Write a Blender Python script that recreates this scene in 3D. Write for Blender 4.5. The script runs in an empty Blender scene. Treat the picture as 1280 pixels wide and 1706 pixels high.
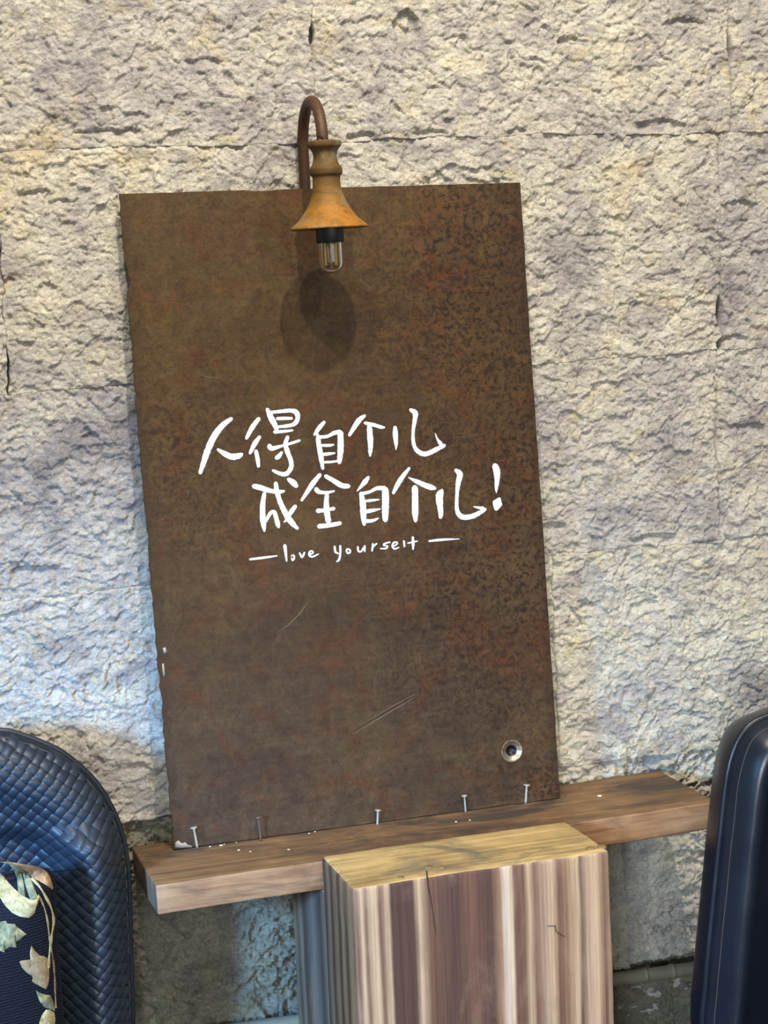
import bpy, bmesh, math, random
import numpy as np
from mathutils import Vector, Matrix

SC = bpy.context.scene
COL = SC.collection

# ------------------------------------------------------------------ camera
CAM = np.array([0.0, -2.7499, 1.6]); YAW, PITCH, ROLL, FPX = .265, .1236, -.0442, 3012.0
def cam_basis():
    f = np.array([math.sin(YAW)*math.cos(PITCH), math.cos(YAW)*math.cos(PITCH), -math.sin(PITCH)])
    r = np.array([math.cos(YAW), -math.sin(YAW), 0.0]); u = np.cross(r, f)
    c, s = math.cos(ROLL), math.sin(ROLL)
    return f, c*r+s*u, -s*r+c*u
FWD, RGT, UPV = cam_basis()
cd = bpy.data.cameras.new('camera'); cam = bpy.data.objects.new('camera', cd); COL.objects.link(cam)
cd.sensor_fit = 'HORIZONTAL'; cd.sensor_width = 36.0; cd.lens = 36.0*FPX/1280.0
cd.clip_start = .05; cd.clip_end = 50
M = Matrix(((RGT[0], UPV[0], -FWD[0], CAM[0]), (RGT[1], UPV[1], -FWD[1], CAM[1]), (RGT[2], UPV[2], -FWD[2], CAM[2]), (0, 0, 0, 1)))
cam.matrix_world = M
SC.camera = cam

# ------------------------------------------------------------------ world, lamps of the room, added fill, exposure
w = bpy.data.worlds.new('world'); SC.world = w; w.use_nodes = True
w.node_tree.nodes['Background'].inputs[0].default_value = (.92, .95, 1.0, 1)
w.node_tree.nodes['Background'].inputs[1].default_value = .30
SC.view_settings.view_transform = 'Standard'; SC.view_settings.look = 'None'
SC.view_settings.exposure = 0.0; SC.view_settings.gamma = 1.0; SC.view_settings.use_curve_mapping = False

def aim(o, target):
    o.rotation_euler = (Vector(target)-o.location).to_track_quat('-Z', 'Y').to_euler()
def spot(name, loc, target, power, color, soft=.03, ang=75, blend=1.0):
    l = bpy.data.lights.new(name, 'SPOT'); l.energy = power; l.color = color; l.shadow_soft_size = soft
    l.spot_size = math.radians(ang); l.spot_blend = blend
    o = bpy.data.objects.new(name, l); COL.objects.link(o); o.location = loc; aim(o, target); return o
def area(name, loc, target, power, color, sx, sy):
    l = bpy.data.lights.new(name, 'AREA'); l.shape = 'RECTANGLE'; l.size = sx; l.size_y = sy; l.energy = power; l.color = color
    o = bpy.data.objects.new(name, l); COL.objects.link(o); o.location = loc; aim(o, target); return o
WARM = (1.0, .935, .80)
spot('ceiling_spot', (.64, -1.95, 4.16), (.72, 0, 1.50), 390, WARM, .035)
spot('ceiling_spot', (.02, -1.95, 3.86), (.70, 0, 1.45), 215, WARM, .035)
spot('ceiling_spot', (1.75, -2.10, 4.00), (.80, 0, 1.40), 150, WARM, .05)
day = area('window_daylight', (-1.42, -1.85, 1.46), (.40, 0, .56), 10.5, (.20, .50, 1.0), .30, .30)
day2 = area('window_daylight', (-.25, -2.85, 1.12), (1.12, 0, .50), 4.2, (.70, .85, 1.0), .45, .30)
day2.data.spread = math.radians(46)
day.data.spread = math.radians(39)
area('fill_light', (1.0, -3.7, 1.75), (.80, 0, 1.1), 52, (1.0, .97, .91), 2.2, 1.3)  # broad unseen fill, added to soften shadows and relief contrast on the wall

# ------------------------------------------------------------------ helpers
def ray(u, v): return FWD + RGT*(u-640.0)/FPX - UPV*(v-853.0)/FPX
def at(u, v, y=0.0):
    d = ray(u, v); return CAM + d*(y-CAM[1])/d[1]
def at_plane(u, v, p0, n):
    d = ray(u, v); n = np.asarray(n, float); t = ((np.asarray(p0)-CAM)@n)/(d@n); return CAM + d*t

def tag(o, label=None, cat=None, group=None, kind=None):
    if label: o['label'] = label
    if cat: o['category'] = cat
    if group: o['group'] = group
    if kind: o['kind'] = kind
    return o
def thing(name, label, cat, loc, group=None):
    o = bpy.data.objects.new(name, None); COL.objects.link(o); o.location = loc; o.empty_display_size = .05
    return tag(o, label, cat, group)
def origin_of(p):
    v = np.zeros(3)
    while p is not None:
        v = v + np.array(p.location); p = p.parent
    return v
def obj(name, V, F, mats, parent=None, smooth=True, origin=None, mi=None):
    """one mesh object from world-space vertices; children keep their parent's origin"""
    V = np.asarray(V, float)
    base = origin_of(parent)
    off = base if origin is None else np.asarray(origin, float)
    me = bpy.data.meshes.new(name)
    if isinstance(F, np.ndarray) and F.ndim == 2:
        n = len(F); k = F.shape[1]
        me.vertices.add(len(V)); me.vertices.foreach_set('co', (V-off).astype(np.float32).ravel())
        me.loops.add(n*k); me.loops.foreach_set('vertex_index', F.astype(np.int32).ravel())
        me.polygons.add(n); me.polygons.foreach_set('loop_start', np.arange(0, n*k, k, dtype=np.int32))
        me.polygons.foreach_set('loop_total', np.full(n, k, dtype=np.int32))
        me.update(calc_edges=True); me.validate()
    else:
        me.from_pydata([tuple(v) for v in (V-off)], [], [tuple(int(i) for i in f) for f in F]); me.update()
    if not isinstance(mats, (list, tuple)): mats = [mats]
    for m in mats: me.materials.append(m)
    if mi is not None: me.polygons.foreach_set('material_index', np.asarray(mi, np.int32))
    if smooth: me.polygons.foreach_set('use_smooth', np.ones(len(me.polygons), bool))
    o = bpy.data.objects.new(name, me); COL.objects.link(o)
    o.location = off-base; o.parent = parent
    return o
def grid_faces(nu, nv, off=0, flip=False):
    i = np.arange(nu-1)[:, None]*nv + np.arange(nv-1)[None, :]
    i = i.ravel()+off
    F = np.stack([i, i+nv, i+nv+1, i+1], 1)
    return F[:, ::-1] if flip else F

# numpy noise
def h2(i, j, s):
    i = i.astype(np.int64).astype(np.uint64); j = j.astype(np.int64).astype(np.uint64)
    h = i*np.uint64(0x9E3779B97F4A7C15) ^ j*np.uint64(0xC2B2AE3D27D4EB4F) ^ np.uint64(s*0x165667B1+12345)
    h ^= h >> np.uint64(29); h *= np.uint64(0xBF58476D1CE4E5B9); h ^= h >> np.uint64(32); h *= np.uint64(0x94D049BB133111EB); h ^= h >> np.uint64(31)
    return (h >> np.uint64(40)).astype(np.float64)/float(1 << 24)
def vnoise(x, y, s):
    xi = np.floor(x); yi = np.floor(y); fx = x-xi; fy = y-yi
    ux = fx*fx*(3-2*fx); uy = fy*fy*(3-2*fy)
    a = h2(xi, yi, s); b = h2(xi+1, yi, s); c = h2(xi, yi+1, s); d = h2(xi+1, yi+1, s)
    return (a+(b-a)*ux+(c-a)*uy+(a-b-c+d)*ux*uy)*2-1
def fbm(x, y, s, octs=4):
    r = 0; a = 1.0; t = 0
    for k in range(octs):
        r = r+a*vnoise(x*2**k+17.3*k, y*2**k-9.1*k, s+k); t += a; a *= .5
    return r/t
def facets(x, y, s):
    """nearest jittered cell: (random height, tilted plane value)"""
    xi = np.floor(x); yi = np.floor(y); best = np.full(x.shape, 1e9); hh = np.zeros(x.shape)
    for dx in (-1, 0, 1):
        for dy in (-1, 0, 1):
            cx = xi+dx; cy = yi+dy
            px = cx+h2(cx, cy, s); py = cy+h2(cx, cy, s+1)
            d = (x-px)**2+(y-py)**2
            v = (h2(cx, cy, s+2)*2-1) + (x-px)*(h2(cx, cy, s+3)*2-1)*1.6 + (y-py)*(h2(cx, cy, s+4)*1.7-1.05)*1.8
            m = d < best; best = np.where(m, d, best); hh = np.where(m, v, hh)
    return hh
def sstep(a, b, x):
    t = np.clip((x-a)/(b-a), 0, 1); return t*t*(3-2*t)

# material nodes
class NT:
    def __init__(s, name):
        s.m = bpy.data.materials.new(name); s.m.use_nodes = True; s.t = s.m.node_tree
        s.b = s.t.nodes['Principled BSDF']; s.out = s.t.nodes['Material Output']
    def n(s, typ, **kw):
        nd = s.t.nodes.new(typ)
        for k, v in kw.items():
            if k in nd.inputs.keys() if isinstance(k, str) else False: nd.inputs[k].default_value = v
            else: setattr(nd, k, v)
        return nd
    def l(s, a, b): s.t.links.new(a, b)
    def coord(s, which='Object'): return s.n('ShaderNodeTexCoord').outputs[which]
    def mapping(s, vec, scale=(1, 1, 1), loc=(0, 0, 0), rot=(0, 0, 0)):
        m = s.n('ShaderNodeMapping'); s.l(vec, m.inputs[0]); m.inputs['Scale'].default_value = scale
        m.inputs['Location'].default_value = loc; m.inputs['Rotation'].default_value = rot; return m.outputs[0]
    def noise(s, vec, scale, detail=6, rough=.6, dist=0, out='Fac'):
        n = s.n('ShaderNodeTexNoise'); s.l(vec, n.inputs['Vector']); n.inputs['Scale'].default_value = scale
        n.inputs['Detail'].default_value = detail; n.inputs['Roughness'].default_value = rough; n.inputs['Distortion'].default_value = dist
        return n.outputs[out]
    def vor(s, vec, scale, feature='F1', out='Distance', rnd=1):
        n = s.n('ShaderNodeTexVoronoi'); n.feature = feature; s.l(vec, n.inputs['Vector']); n.inputs['Scale'].default_value = scale
        n.inputs['Randomness'].default_value = rnd; return n.outputs[out]
    def ramp(s, fac, stops, interp='LINEAR'):
        r = s.n('ShaderNodeValToRGB'); cr = r.color_ramp; cr.interpolation = interp
        while len(cr.elements) > 1: cr.elements.remove(cr.elements[-1])
        for i, (p, c) in enumerate(stops):
            e = cr.elements[0] if i == 0 else cr.elements.new(p)
            e.position = p
            e.color = (c, c, c, 1) if isinstance(c, (int, float)) else (*c, 1)
        s.l(fac, r.inputs[0]); return r.outputs[0]
    def mix(s, fac, a, b, mode='MIX'):
        m = s.n('ShaderNodeMix'); m.data_type = 'RGBA'; m.blend_type = mode
        for sock, v in ((m.inputs[0], fac), (m.inputs[6], a), (m.inputs[7], b)):
            if hasattr(v, 'links'): s.l(v, sock)
            elif isinstance(v, (int, float)): sock.default_value = v
            else: sock.default_value = (*v, 1)
        return m.outputs[2]
    def math(s, op, a, b=0.0, c=0.0):
        m = s.n('ShaderNodeMath'); m.operation = op
        for sock, v in zip(m.inputs, (a, b, c)):
            if hasattr(v, 'links'): s.l(v, sock)
            else: sock.default_value = v
        return m.outputs[0]
    def sep(s, vec):
        m = s.n('ShaderNodeSeparateXYZ'); s.l(vec, m.inputs[0]); return m.outputs
    def bump(s, height, strength, dist, normal=None):
        b = s.n('ShaderNodeBump'); b.inputs['Strength'].default_value = strength; b.inputs['Distance'].default_value = dist
        s.l(height, b.inputs['Height'])
        if normal is not None: s.l(normal, b.inputs['Normal'])
        return b.outputs[0]
    def fin(s, col=None, rough=None, normal=None, metal=None, spec=None):
        for k, v in (('Base Color', col), ('Roughness', rough), ('Metallic', metal), ('Specular IOR Level', spec)):
            if v is None: continue
            if hasattr(v, 'links'): s.l(v, s.b.inputs[k])
            elif isinstance(v, (int, float)): s.b.inputs[k].default_value = v
            else: s.b.inputs[k].default_value = (*v, 1)
        if normal is not None: s.l(normal, s.b.inputs['Normal'])
        return s.m
def lin(r, g, b): return tuple(((c/255.0)/12.92 if c <= 10 else ((c/255.0+.055)/1.055)**2.4) for c in (r, g, b))

# ------------------------------------------------------------------ materials
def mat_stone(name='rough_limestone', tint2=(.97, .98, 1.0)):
    k = NT(name); c = k.coord()
    oi = k.n('ShaderNodeObjectInfo').outputs['Random']
    tone = k.noise(c, 7, 5, .6, .6)
    base = k.ramp(tone, [(.30, lin(158, 155, 155)), (.45, lin(204, 200, 194)), (.60, lin(220, 215, 200)), (.76, lin(216, 198, 162))])
    purple = k.ramp(k.noise(k.mapping(c, (1, 1, 1.7), (3, 1, 7)), 11, 6, .62, 1.0), [(.50, 0.0), (.66, .8)])
    base = k.mix(purple, base, lin(164, 158, 162))
    yel = k.ramp(k.noise(k.mapping(c, loc=(9, 4, 2)), 16, 5, .65, .8), [(.56, 0.0), (.70, .65)])
    base = k.mix(yel, base, lin(220, 208, 166))
    dk = k.ramp(k.noise(k.mapping(c, (1, 1, 1.5)), 70, 8, .75, 2.0), [(.38, .45), (.50, 0.0)])
    base = k.mix(dk, base, lin(118, 110, 100))
    tint = k.ramp(oi, [(0, lin(236, 232, 232)), (.5, lin(250, 246, 240)), (1, lin(255, 250, 238))])
    base = k.mix(1.0, base, tint, 'MULTIPLY')
    n1 = k.noise(k.mapping(c, (1, 1, 1.3)), 90, 9, .72, 1.2)
    v1 = k.vor(k.mix(.06, c, k.noise(c, 60, 4, .6, out='Color')), 75)
    b = k.bump(n1, .8, .0075); b = k.bump(v1, .35, .004, b)
    b = k.bump(k.noise(c, 420, 6, .7), .5, .0016, b)
    wc = k.mix(.05, c, k.noise(c, 45, 5, .65, out='Color'))
    fl1 = k.vor(k.mapping(wc, (1, 1, 1.25)), 85, out='Color'); fl2 = k.vor(k.mapping(wc, (1, 1, 1.2), (3, 3, 3)), 190, out='Color')
    b = k.bump(fl1, .5, .003, b); b = k.bump(fl2, .5, .002, b)
    base = k.mix(1.0, base, k.ramp(k.sep(fl1)[0], [(0, (.88, .87, .86)), (1, (1.06, 1.06, 1.05))]), 'MULTIPLY')
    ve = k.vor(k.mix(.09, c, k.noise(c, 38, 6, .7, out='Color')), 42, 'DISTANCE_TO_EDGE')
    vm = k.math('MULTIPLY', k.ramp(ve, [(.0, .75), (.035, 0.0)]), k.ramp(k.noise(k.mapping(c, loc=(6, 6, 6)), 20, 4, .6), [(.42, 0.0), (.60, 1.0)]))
    base = k.mix(vm, base, lin(112, 104, 96))  # crevice shade painted into the colour as thin dark lines, for more contrast
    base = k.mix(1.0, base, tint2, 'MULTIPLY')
    return k.fin(base, .93, b, spec=.2)
def mat_plain(name, col, rough=.6, metal=0, bumpscale=None, bs=.2, bd=.001, spec=None):
    k = NT(name); c = k.coord()
    nz = k.noise(c, bumpscale or 60, 5, .6)
    cc = k.mix(k.ramp(nz, [(.3, 0.0), (.7, 1.0)]), tuple(v*.82 for v in col), tuple(min(1, v*1.15) for v in col))
    return k.fin(cc, rough, k.bump(nz, bs, bd), metal, spec)
def mat_rust_plate(W, H):
    k = NT('rusted_steel_plate'); c = k.coord(); x, y, z = k.sep(c)
    u = k.math('DIVIDE', x, W); v = k.math('DIVIDE', z, H)
    cloud = k.noise(k.mapping(c, (1, 1, 1.0)), 5.5, 6, .62, .5)
    base = k.ramp(cloud, [(.28, lin(84, 64, 44)), (.45, lin(108, 84, 54)), (.58, lin(124, 99, 62)), (.72, lin(139, 113, 68))])
    # purplish bare mill scale towards the lower edge, a stain of its own
    low = k.math('MULTIPLY', k.ramp(k.math('ADD', v, k.math('MULTIPLY', k.noise(k.mapping(c, loc=(5, 0, 3)), 4, 5, .6), .5)), [(.30, 1.0), (.95, 0.0)]), .8)
    base = k.mix(low, base, k.ramp(k.noise(c, 14, 6, .6, .5), [(.35, lin(80, 66, 60)), (.65, lin(118, 97, 80))]))
    # olive film at the upper left
    ol = k.ramp(k.math('ADD', k.math('SUBTRACT', v, u), k.math('MULTIPLY', k.noise(c, 6, 4, .6), .8)), [(.45, 0.0), (1.0, .55)])
    base = k.mix(ol, base, lin(128, 106, 66))
    # orange rust blooms
    org = k.math('MULTIPLY', k.ramp(k.noise(k.mapping(c, loc=(1, 2, 9)), 9, 7, .7, 1.2), [(.50, 0.0), (.66, 1.0)]), .8)
    base = k.mix(org, base, lin(126, 74, 40))
    # dark freckles, dense to the right of the middle
    w = k.mix(.03, c, k.noise(c, 40, 4, .6, out='Color'))
    fr = k.ramp(k.noise(w, 135, 4, .6), [(.47, 0.0), (.60, 1.0)])
    dens = k.ramp(k.math('ADD', k.math('SUBTRACT', k.math('MULTIPLY', u, .30), k.math('MULTIPLY', k.math('MULTIPLY', k.math('SUBTRACT', .6, v), k.math('SUBTRACT', .6, v)), .45)), k.noise(k.mapping(c, loc=(2, 8, 1)), 3.2, 4, .6)), [(.45, .12), (.74, .95)])
    base = k.mix(k.math('MULTIPLY', fr, dens), base, lin(52, 33, 19))
    fr2 = k.ramp(k.noise(c, 170, 4, .6), [(.52, 0.0), (.66, .55)])
    base = k.mix(fr2, base, lin(84, 52, 30))
    lt = k.ramp(k.noise(k.mapping(c, loc=(4, 4, 4)), 130, 4, .7), [(.60, 0.0), (.74, .5)])
    base = k.mix(lt, base, lin(150, 126, 88))
    # horizontal rolling streaks
    st = k.noise(k.mapping(c, (3, 1, 140)), 1, 4, .6)
    base = k.mix(k.ramp(st, [(.45, 0.0), (.75, .18)]), base, lin(150, 128, 92))
    # edges of the sheet are darker with oil
    eu = k.math('MINIMUM', u, k.math('SUBTRACT', 1.0, u)); e = k.ramp(k.math('ADD', eu, k.math('MULTIPLY', k.noise(c, 18, 4, .6), .02)), [(.0, .6), (.045, 0.0)])
    base = k.mix(e, base, lin(70, 54, 42))
    b = k.bump(fr, .30, .0008); b = k.bump(k.noise(c, 260, 6, .65), .35, .0006, b); b = k.bump(cloud, .25, .004, b)
    base = k.mix(1.0, base, k.ramp(k.noise(k.mapping(c, loc=(7, 7, 7)), 45, 6, .7, .8), [(.35, (.24, .19, .14)), (.5, (.32, .27, .20)), (.65, (.40, .35, .265))]), 'MULTIPLY')
    rg = k.ramp(k.noise(c, 30, 5, .6), [(.3, .50), (.7, .72)])
    return k.fin(base, rg, b, 0.0, .22)
def mat_scratch(name, col): return mat_plain(name, col, .6)
def wood_stripe(name, stops, axis='x', W=1.0, zfreq=.9, wob=.014, side=False, tone=1.0):
    """bold annual rings seen as stripes: colour by position across the timber, warped along the grain"""
    k = NT(name); c = k.coord(); s = k.sep(c); a = s[0] if axis == 'x' else s[1]
    wn = k.noise(k.mapping(c, (2.2, 2.2, zfreq*2.4)), 1.6, 4, .55)
    wn2 = k.noise(k.mapping(c, (30, 30, 3)), 1.0, 3, .6)
    a2 = k.math('ADD', k.math('ADD', a, k.math('MULTIPLY', k.math('SUBTRACT', wn, .5), wob*2)), k.math('MULTIPLY', k.math('SUBTRACT', wn2, .5), .004))
    f = k.math('DIVIDE', a2, W)
    col = k.ramp(f, stops)
    fine = k.noise(k.mapping(c, (260, 260, 5)), 1.0, 5, .65)
    col = k.mix(k.ramp(fine, [(.36, .45), (.62, 0.0)]), col, k.mix(1.0, col, lin(150, 124, 104), 'MULTIPLY'))
    blot = k.noise(k.mapping(c, (9, 9, 3.5)), 1.0, 5, .65, .8)
    col = k.mix(k.ramp(blot, [(.50, 0.0), (.75, .35)]), col, lin(206, 176, 148))
    col = k.mix(k.ramp(blot, [(.25, .35), (.45, 0.0)]), col, lin(84, 62, 52))
    col = k.mix(1.0, col, tone if isinstance(tone, tuple) else (tone, tone, tone), 'MULTIPLY')
    b = k.bump(fine, .25, .0012); b = k.bump(f and wn2, .3, .002, b)
    return k.fin(col, .62, b, spec=.3)
def wood_plain(name, cols, along='x', dark=None, tone=1.0, scratch=False):
    k = NT(name); c = k.coord()
    sc = (3, 45, 45) if along == 'x' else (26, 26, 3)
    g = k.noise(k.mapping(c, sc), 1.0, 7, .62, .8)
    g2 = k.noise(k.mapping(c, (sc[0]*2, sc[1]*4, sc[2]*4)), 1.0, 5, .6)
    big = k.noise(c, 9, 5, .6, .5)
    f = k.math('ADD', k.math('MULTIPLY', g, .55), k.math('MULTIPLY', big, .45))
    n = len(cols)
    col = k.ramp(f, [(.34+.34*i/(n-1), cc) for i, cc in enumerate(cols)])
    if dark: col = k.mix(k.ramp(k.noise(k.mapping(c, (5, 11, 11), (3, 3, 3)), 1.0, 6, .65, .9), [(.47, 0.0), (.62, .9)]), col, dark)
    col = k.mix(k.ramp(g2, [(.35, .35), (.55, 0.0)]), col, k.mix(1.0, col, lin(140, 112, 84), 'MULTIPLY'))
    col = k.mix(1.0, col, tone if isinstance(tone, tuple) else (tone, tone, tone), 'MULTIPLY')
    b = k.bump(g, .3, .0015); b = k.bump(g2, .2, .0006, b)
    return k.fin(col, .6, b, spec=.3)
def mat_lamp_rust():
    k = NT('ochre_rusted_iron'); c = k.coord()
    n = k.noise(c, 28, 6, .65, 1.0)
    col = k.ramp(n, [(.30, lin(120, 92, 52)), (.45, lin(176, 126, 44)), (.58, lin(206, 138, 36)), (.70, lin(160, 92, 34))])
    zz = k.sep(c)[2]; up = k.ramp(k.math('ADD', k.math('MULTIPLY', zz, 7.0), k.math('ADD', 1.0, k.math('MULTIPLY', k.noise(c, 30, 3), .35))), [(.45, 0.0), (.85, .85)]); col = k.mix(up, col, lin(92, 77, 38)); col = k.mix(1.0, col, (.50, .48, .40), 'MULTIPLY')
    sp = k.ramp(k.noise(c, 110, 5, .7), [(.52, 0.0), (.68, .7)]); col = k.mix(sp, col, lin(104, 62, 30))
    g = k.ramp(k.noise(k.mapping(c, loc=(4, 1, 1)), 22, 4, .6), [(.52, 0.0), (.68, .6)]); col = k.mix(g, col, lin(122, 116, 88))
    b = k.bump(k.noise(c, 300, 5, .7), .4, .0008)
    return k.fin(col, .68, b, .15, .4)
def mat_leather(name, col, rough=.36):
    k = NT(name); c = k.coord()
    v = k.vor(k.mix(.02, c, k.noise(c, 200, 3, .6, out='Color')), 420, 'DISTANCE_TO_EDGE')
    nz = k.noise(c, 12, 4, .6)
    cc = k.mix(nz, tuple(x*.75 for x in col), tuple(x*1.3 for x in col))
    return k.fin(cc, k.ramp(nz, [(.3, rough-.05), (.7, rough+.07)]), k.bump(v, .12, .0004), 0, .4)
def mat_thread(name, c1, c2, c3):
    k = NT(name); c = k.coord()
    n = k.noise(k.mapping(c, (1, 1, .5), rot=(0, .7, 0)), 130, 4, .6, 1.5)
    col = k.ramp(k.noise(k.mapping(c, loc=(2, 2, 2)), 38, 4, .6, 1.5), [(.35, c1), (.5, c2), (.65, c3)])
    col = k.mix(k.ramp(n, [(.35, .5), (.55, 0.0)]), col, k.mix(1.0, col, lin(170, 150, 130), 'MULTIPLY'))
    wv = k.n('ShaderNodeTexWave'); k.l(k.mapping(c, rot=(0, .6, 0)), wv.inputs[0]); wv.inputs['Scale'].default_value = 260; wv.inputs['Distortion'].default_value = 4
    return k.fin(col, .75, k.bump(wv.outputs['Fac'], .6, .0008), 0, .3)
def mat_cushion():
    k = NT('navy_ribbed_fabric'); c = k.coord()
    wv = k.n('ShaderNodeTexWave'); wv.bands_direction = 'Z'; k.l(c, wv.inputs[0]); wv.inputs['Scale'].default_value = 75; wv.inputs['Distortion'].default_value = 3.5; wv.inputs['Detail'].default_value = 3; wv.inputs['Detail Scale'].default_value = 3
    col = k.mix(wv.outputs['Fac'], lin(7, 8, 14), lin(18, 20, 32))
    return k.fin(col, .85, k.bump(wv.outputs['Fac'], .6, .0015), 0, .2)

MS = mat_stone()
MS2 = mat_stone('dark_limestone', (.40, .40, .35))  # same limestone tinted darker, for the lowest course and lower-left blocks
M_black = mat_plain('black_plastic', (.010, .010, .011), .45)
M_nail = mat_plain('galvanised_nail', lin(168, 160, 146), .45, .45)
M_nail_r = mat_plain('rusted_nail', lin(92, 70, 60), .7, .3)
M_pipe = mat_plain('dusty_grey_pipe', lin(118, 112, 94), .6, .1, 40, .3, .002)
M_arm = mat_plain('brown_rusted_iron', lin(72, 48, 27), .6, .25, 90, .4, .0012)
M_lamp = mat_lamp_rust()
M_leather = mat_leather('navy_black_leather', (.008, .012, .018), .40)
M_weave = mat_leather('woven_leather', (.014, .020, .029), .44)
M_smooth = mat_leather('smooth_black_leather', (.006, .009, .016), .30)
M_seam = mat_plain('dark_thread', lin(58, 52, 54), .6)
M_cush = mat_cushion()

# ------------------------------------------------------------------ the wall: every block of stone is a mesh of its own
VX0, VX1, VZ0, VZ1 = .0, 1.53, .24, 2.08
ZC = [.02, .428, .79, 1.156, 1.468, 1.828, 2.19, 2.56, 2.92]       # course joints
XJ = [[-1.25, -.55, .12, .70, 1.24, 1.9, 2.7],
      [-1.25, -.70, .06, .735, 1.155, 1.75, 2.7],
      [-1.25, -.45, -.02, .47, 1.033, 1.52, 2.1, 2.7],
      [-1.25, -.62, .0, .66, 1.337, 2.0, 2.7],
      [-1.25, -.40, .176, 1.345, 1.95, 2.7],
      [-1.25, -.55, .03, .667, 1.369, 2.0, 2.7],
      [-1.25, -.30, .40, 1.05, 1.70, 2.7],
      [-1.25, -.70, .05, .80, 1.45, 2.1, 2.7]]
HOLES = [(1.345, 1.530, .024, .0062), (1.369, 1.962, .020, .0035), (.667, 1.990, .014, .0045), (1.340, 1.478, .010, .006),
         (1.345, 1.64, .006, .002), (1.155, .62, .05, .0022), (.176, 1.50, .03, .002), (1.033, .95, .10, .0012)]
def jz(zk, x, i):
    return zk + .0045*vnoise(x*4+i*3.1, x*0+i, 900+i) + .0028*vnoise(x*22, x*0+i, 930+i) + .0012*vnoise(x*90, x*0+i, 950+i)
def jx(xk, z, i):
    return xk + .0045*vnoise(z*5+i*1.7, z*0+i, 700+i) + .0025*vnoise(z*30, z*0+i, 730+i) + .0012*vnoise(z*90, z*0+i, 750+i)
def gap_v(xk, z, i):
    g = .0003+.0010*np.clip(vnoise(z*25, z*0+i, 770+i), 0, 1)
    for hx, hz, hh, hw in HOLES:
        if abs(hx-xk) < .02: g = g+hw*np.exp(-((z-hz)/hh)**4)
    return g
def axis(a, b, v0, v1, fine=.0020, coarse=.010):
    pts = [a]
    while pts[-1] < b-1e-6:
        p = pts[-1]; step = fine if v0-.01 <= p <= v1 else coarse
        if p < v0 < p+step: step = max(v0-p, fine)
        pts.append(p+step)
    pts[-1] = b
    return np.array(pts)
def relief(x, z, s, rough=1.0):
    wx = x+.018*fbm(x*14, z*14, s+50, 3)+.0035*fbm(x*90, z*90, s+60, 3)
    wz = z+.018*fbm(x*14, z*14, s+70, 3)+.0035*fbm(x*90, z*90, s+80, 3)
    h = .0050*fbm(x*5, z*5, s, 3)
    h += .0016*facets(wx*11, wz*13, s+100)
    h += .0014*facets(wx*26, wz*31, s+200)
    h += .0019*facets(wx*64, wz*76, s+300)
    h += .0010*facets(wx*140, wz*160, s+400)
    rdg = 1-np.abs(fbm(wx*38, wz*48, s+500, 4))*2.2
    h += .0014*rdg
    h += .0012*fbm(x*160, z*220, s+600, 3)
    return h*rough
wall = obj('wall_back', [(-1.3, .048, 0), (2.75, .048, 0), (2.75, .048, 3.0), (-1.3, .048, 3.0), (-1.3, .30, 0), (2.75, .30, 0), (2.75, .30, 3.0), (-1.3, .30, 3.0)],
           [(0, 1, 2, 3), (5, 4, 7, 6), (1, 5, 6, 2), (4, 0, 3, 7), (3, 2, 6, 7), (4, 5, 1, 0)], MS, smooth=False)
tag(wall, kind='structure')
# larger flaked hollows: sharp lip above, running out below
CHIPS = [(at(u, v, 0), w_*.00095, h_*.00095, d_) for u, v, w_, h_, d_ in (
    (682, 34, 24, 62, .015), (606, 224, 26, 20, .012), (868, 216, 20, 16, .009), (1105, 205, 40, 20, .010), (722, 220, 34, 18, .008), (180, 218, 62, 20, .009),
    (1150, 34, 38, 20, .009), (955, 62, 20, 20, .010), (1095, 897, 46, 20, .012), (60, 950, 42, 20, .009), (1232, 564, 30, 18, .010), (345, 98, 34, 16, .008),
    (930, 878, 26, 26, .010), (150, 728, 18, 20, .009), (1258, 712, 28, 30, .011), (765, 60, 22, 16, .007), (905, 120, 12, 34, .008), (1240, 340, 30, 22, .010),
    (60, 320, 24, 22, .009), (110, 335, 26, 14, .007), (1010, 640, 26, 22, .007), (1080, 1010, 30, 18, .008), (985, 1010, 22, 20, .008), (80, 480, 18, 26, .007), (1150, 1190, 26, 14, .008), (840, 300, 22, 14, .006))]
def chips(x, z):
    r = 0*x; wx = x+.006*fbm(x*45, z*45, 41, 3); wz = z+.005*fbm(x*60, z*60, 43, 3)
    for c, w_, h_, d_ in CHIPS:
        dx = np.clip(1-((wx-c[0])/w_)**2, 0, 1); t = (c[2]+.3*h_*dx-wz)/h_
        r = np.maximum(r, np.where((t > 0) & (t < 1), d_*(1-t)*np.minimum(1, dx*2.2), 0))
    return r
seed = 0
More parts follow.
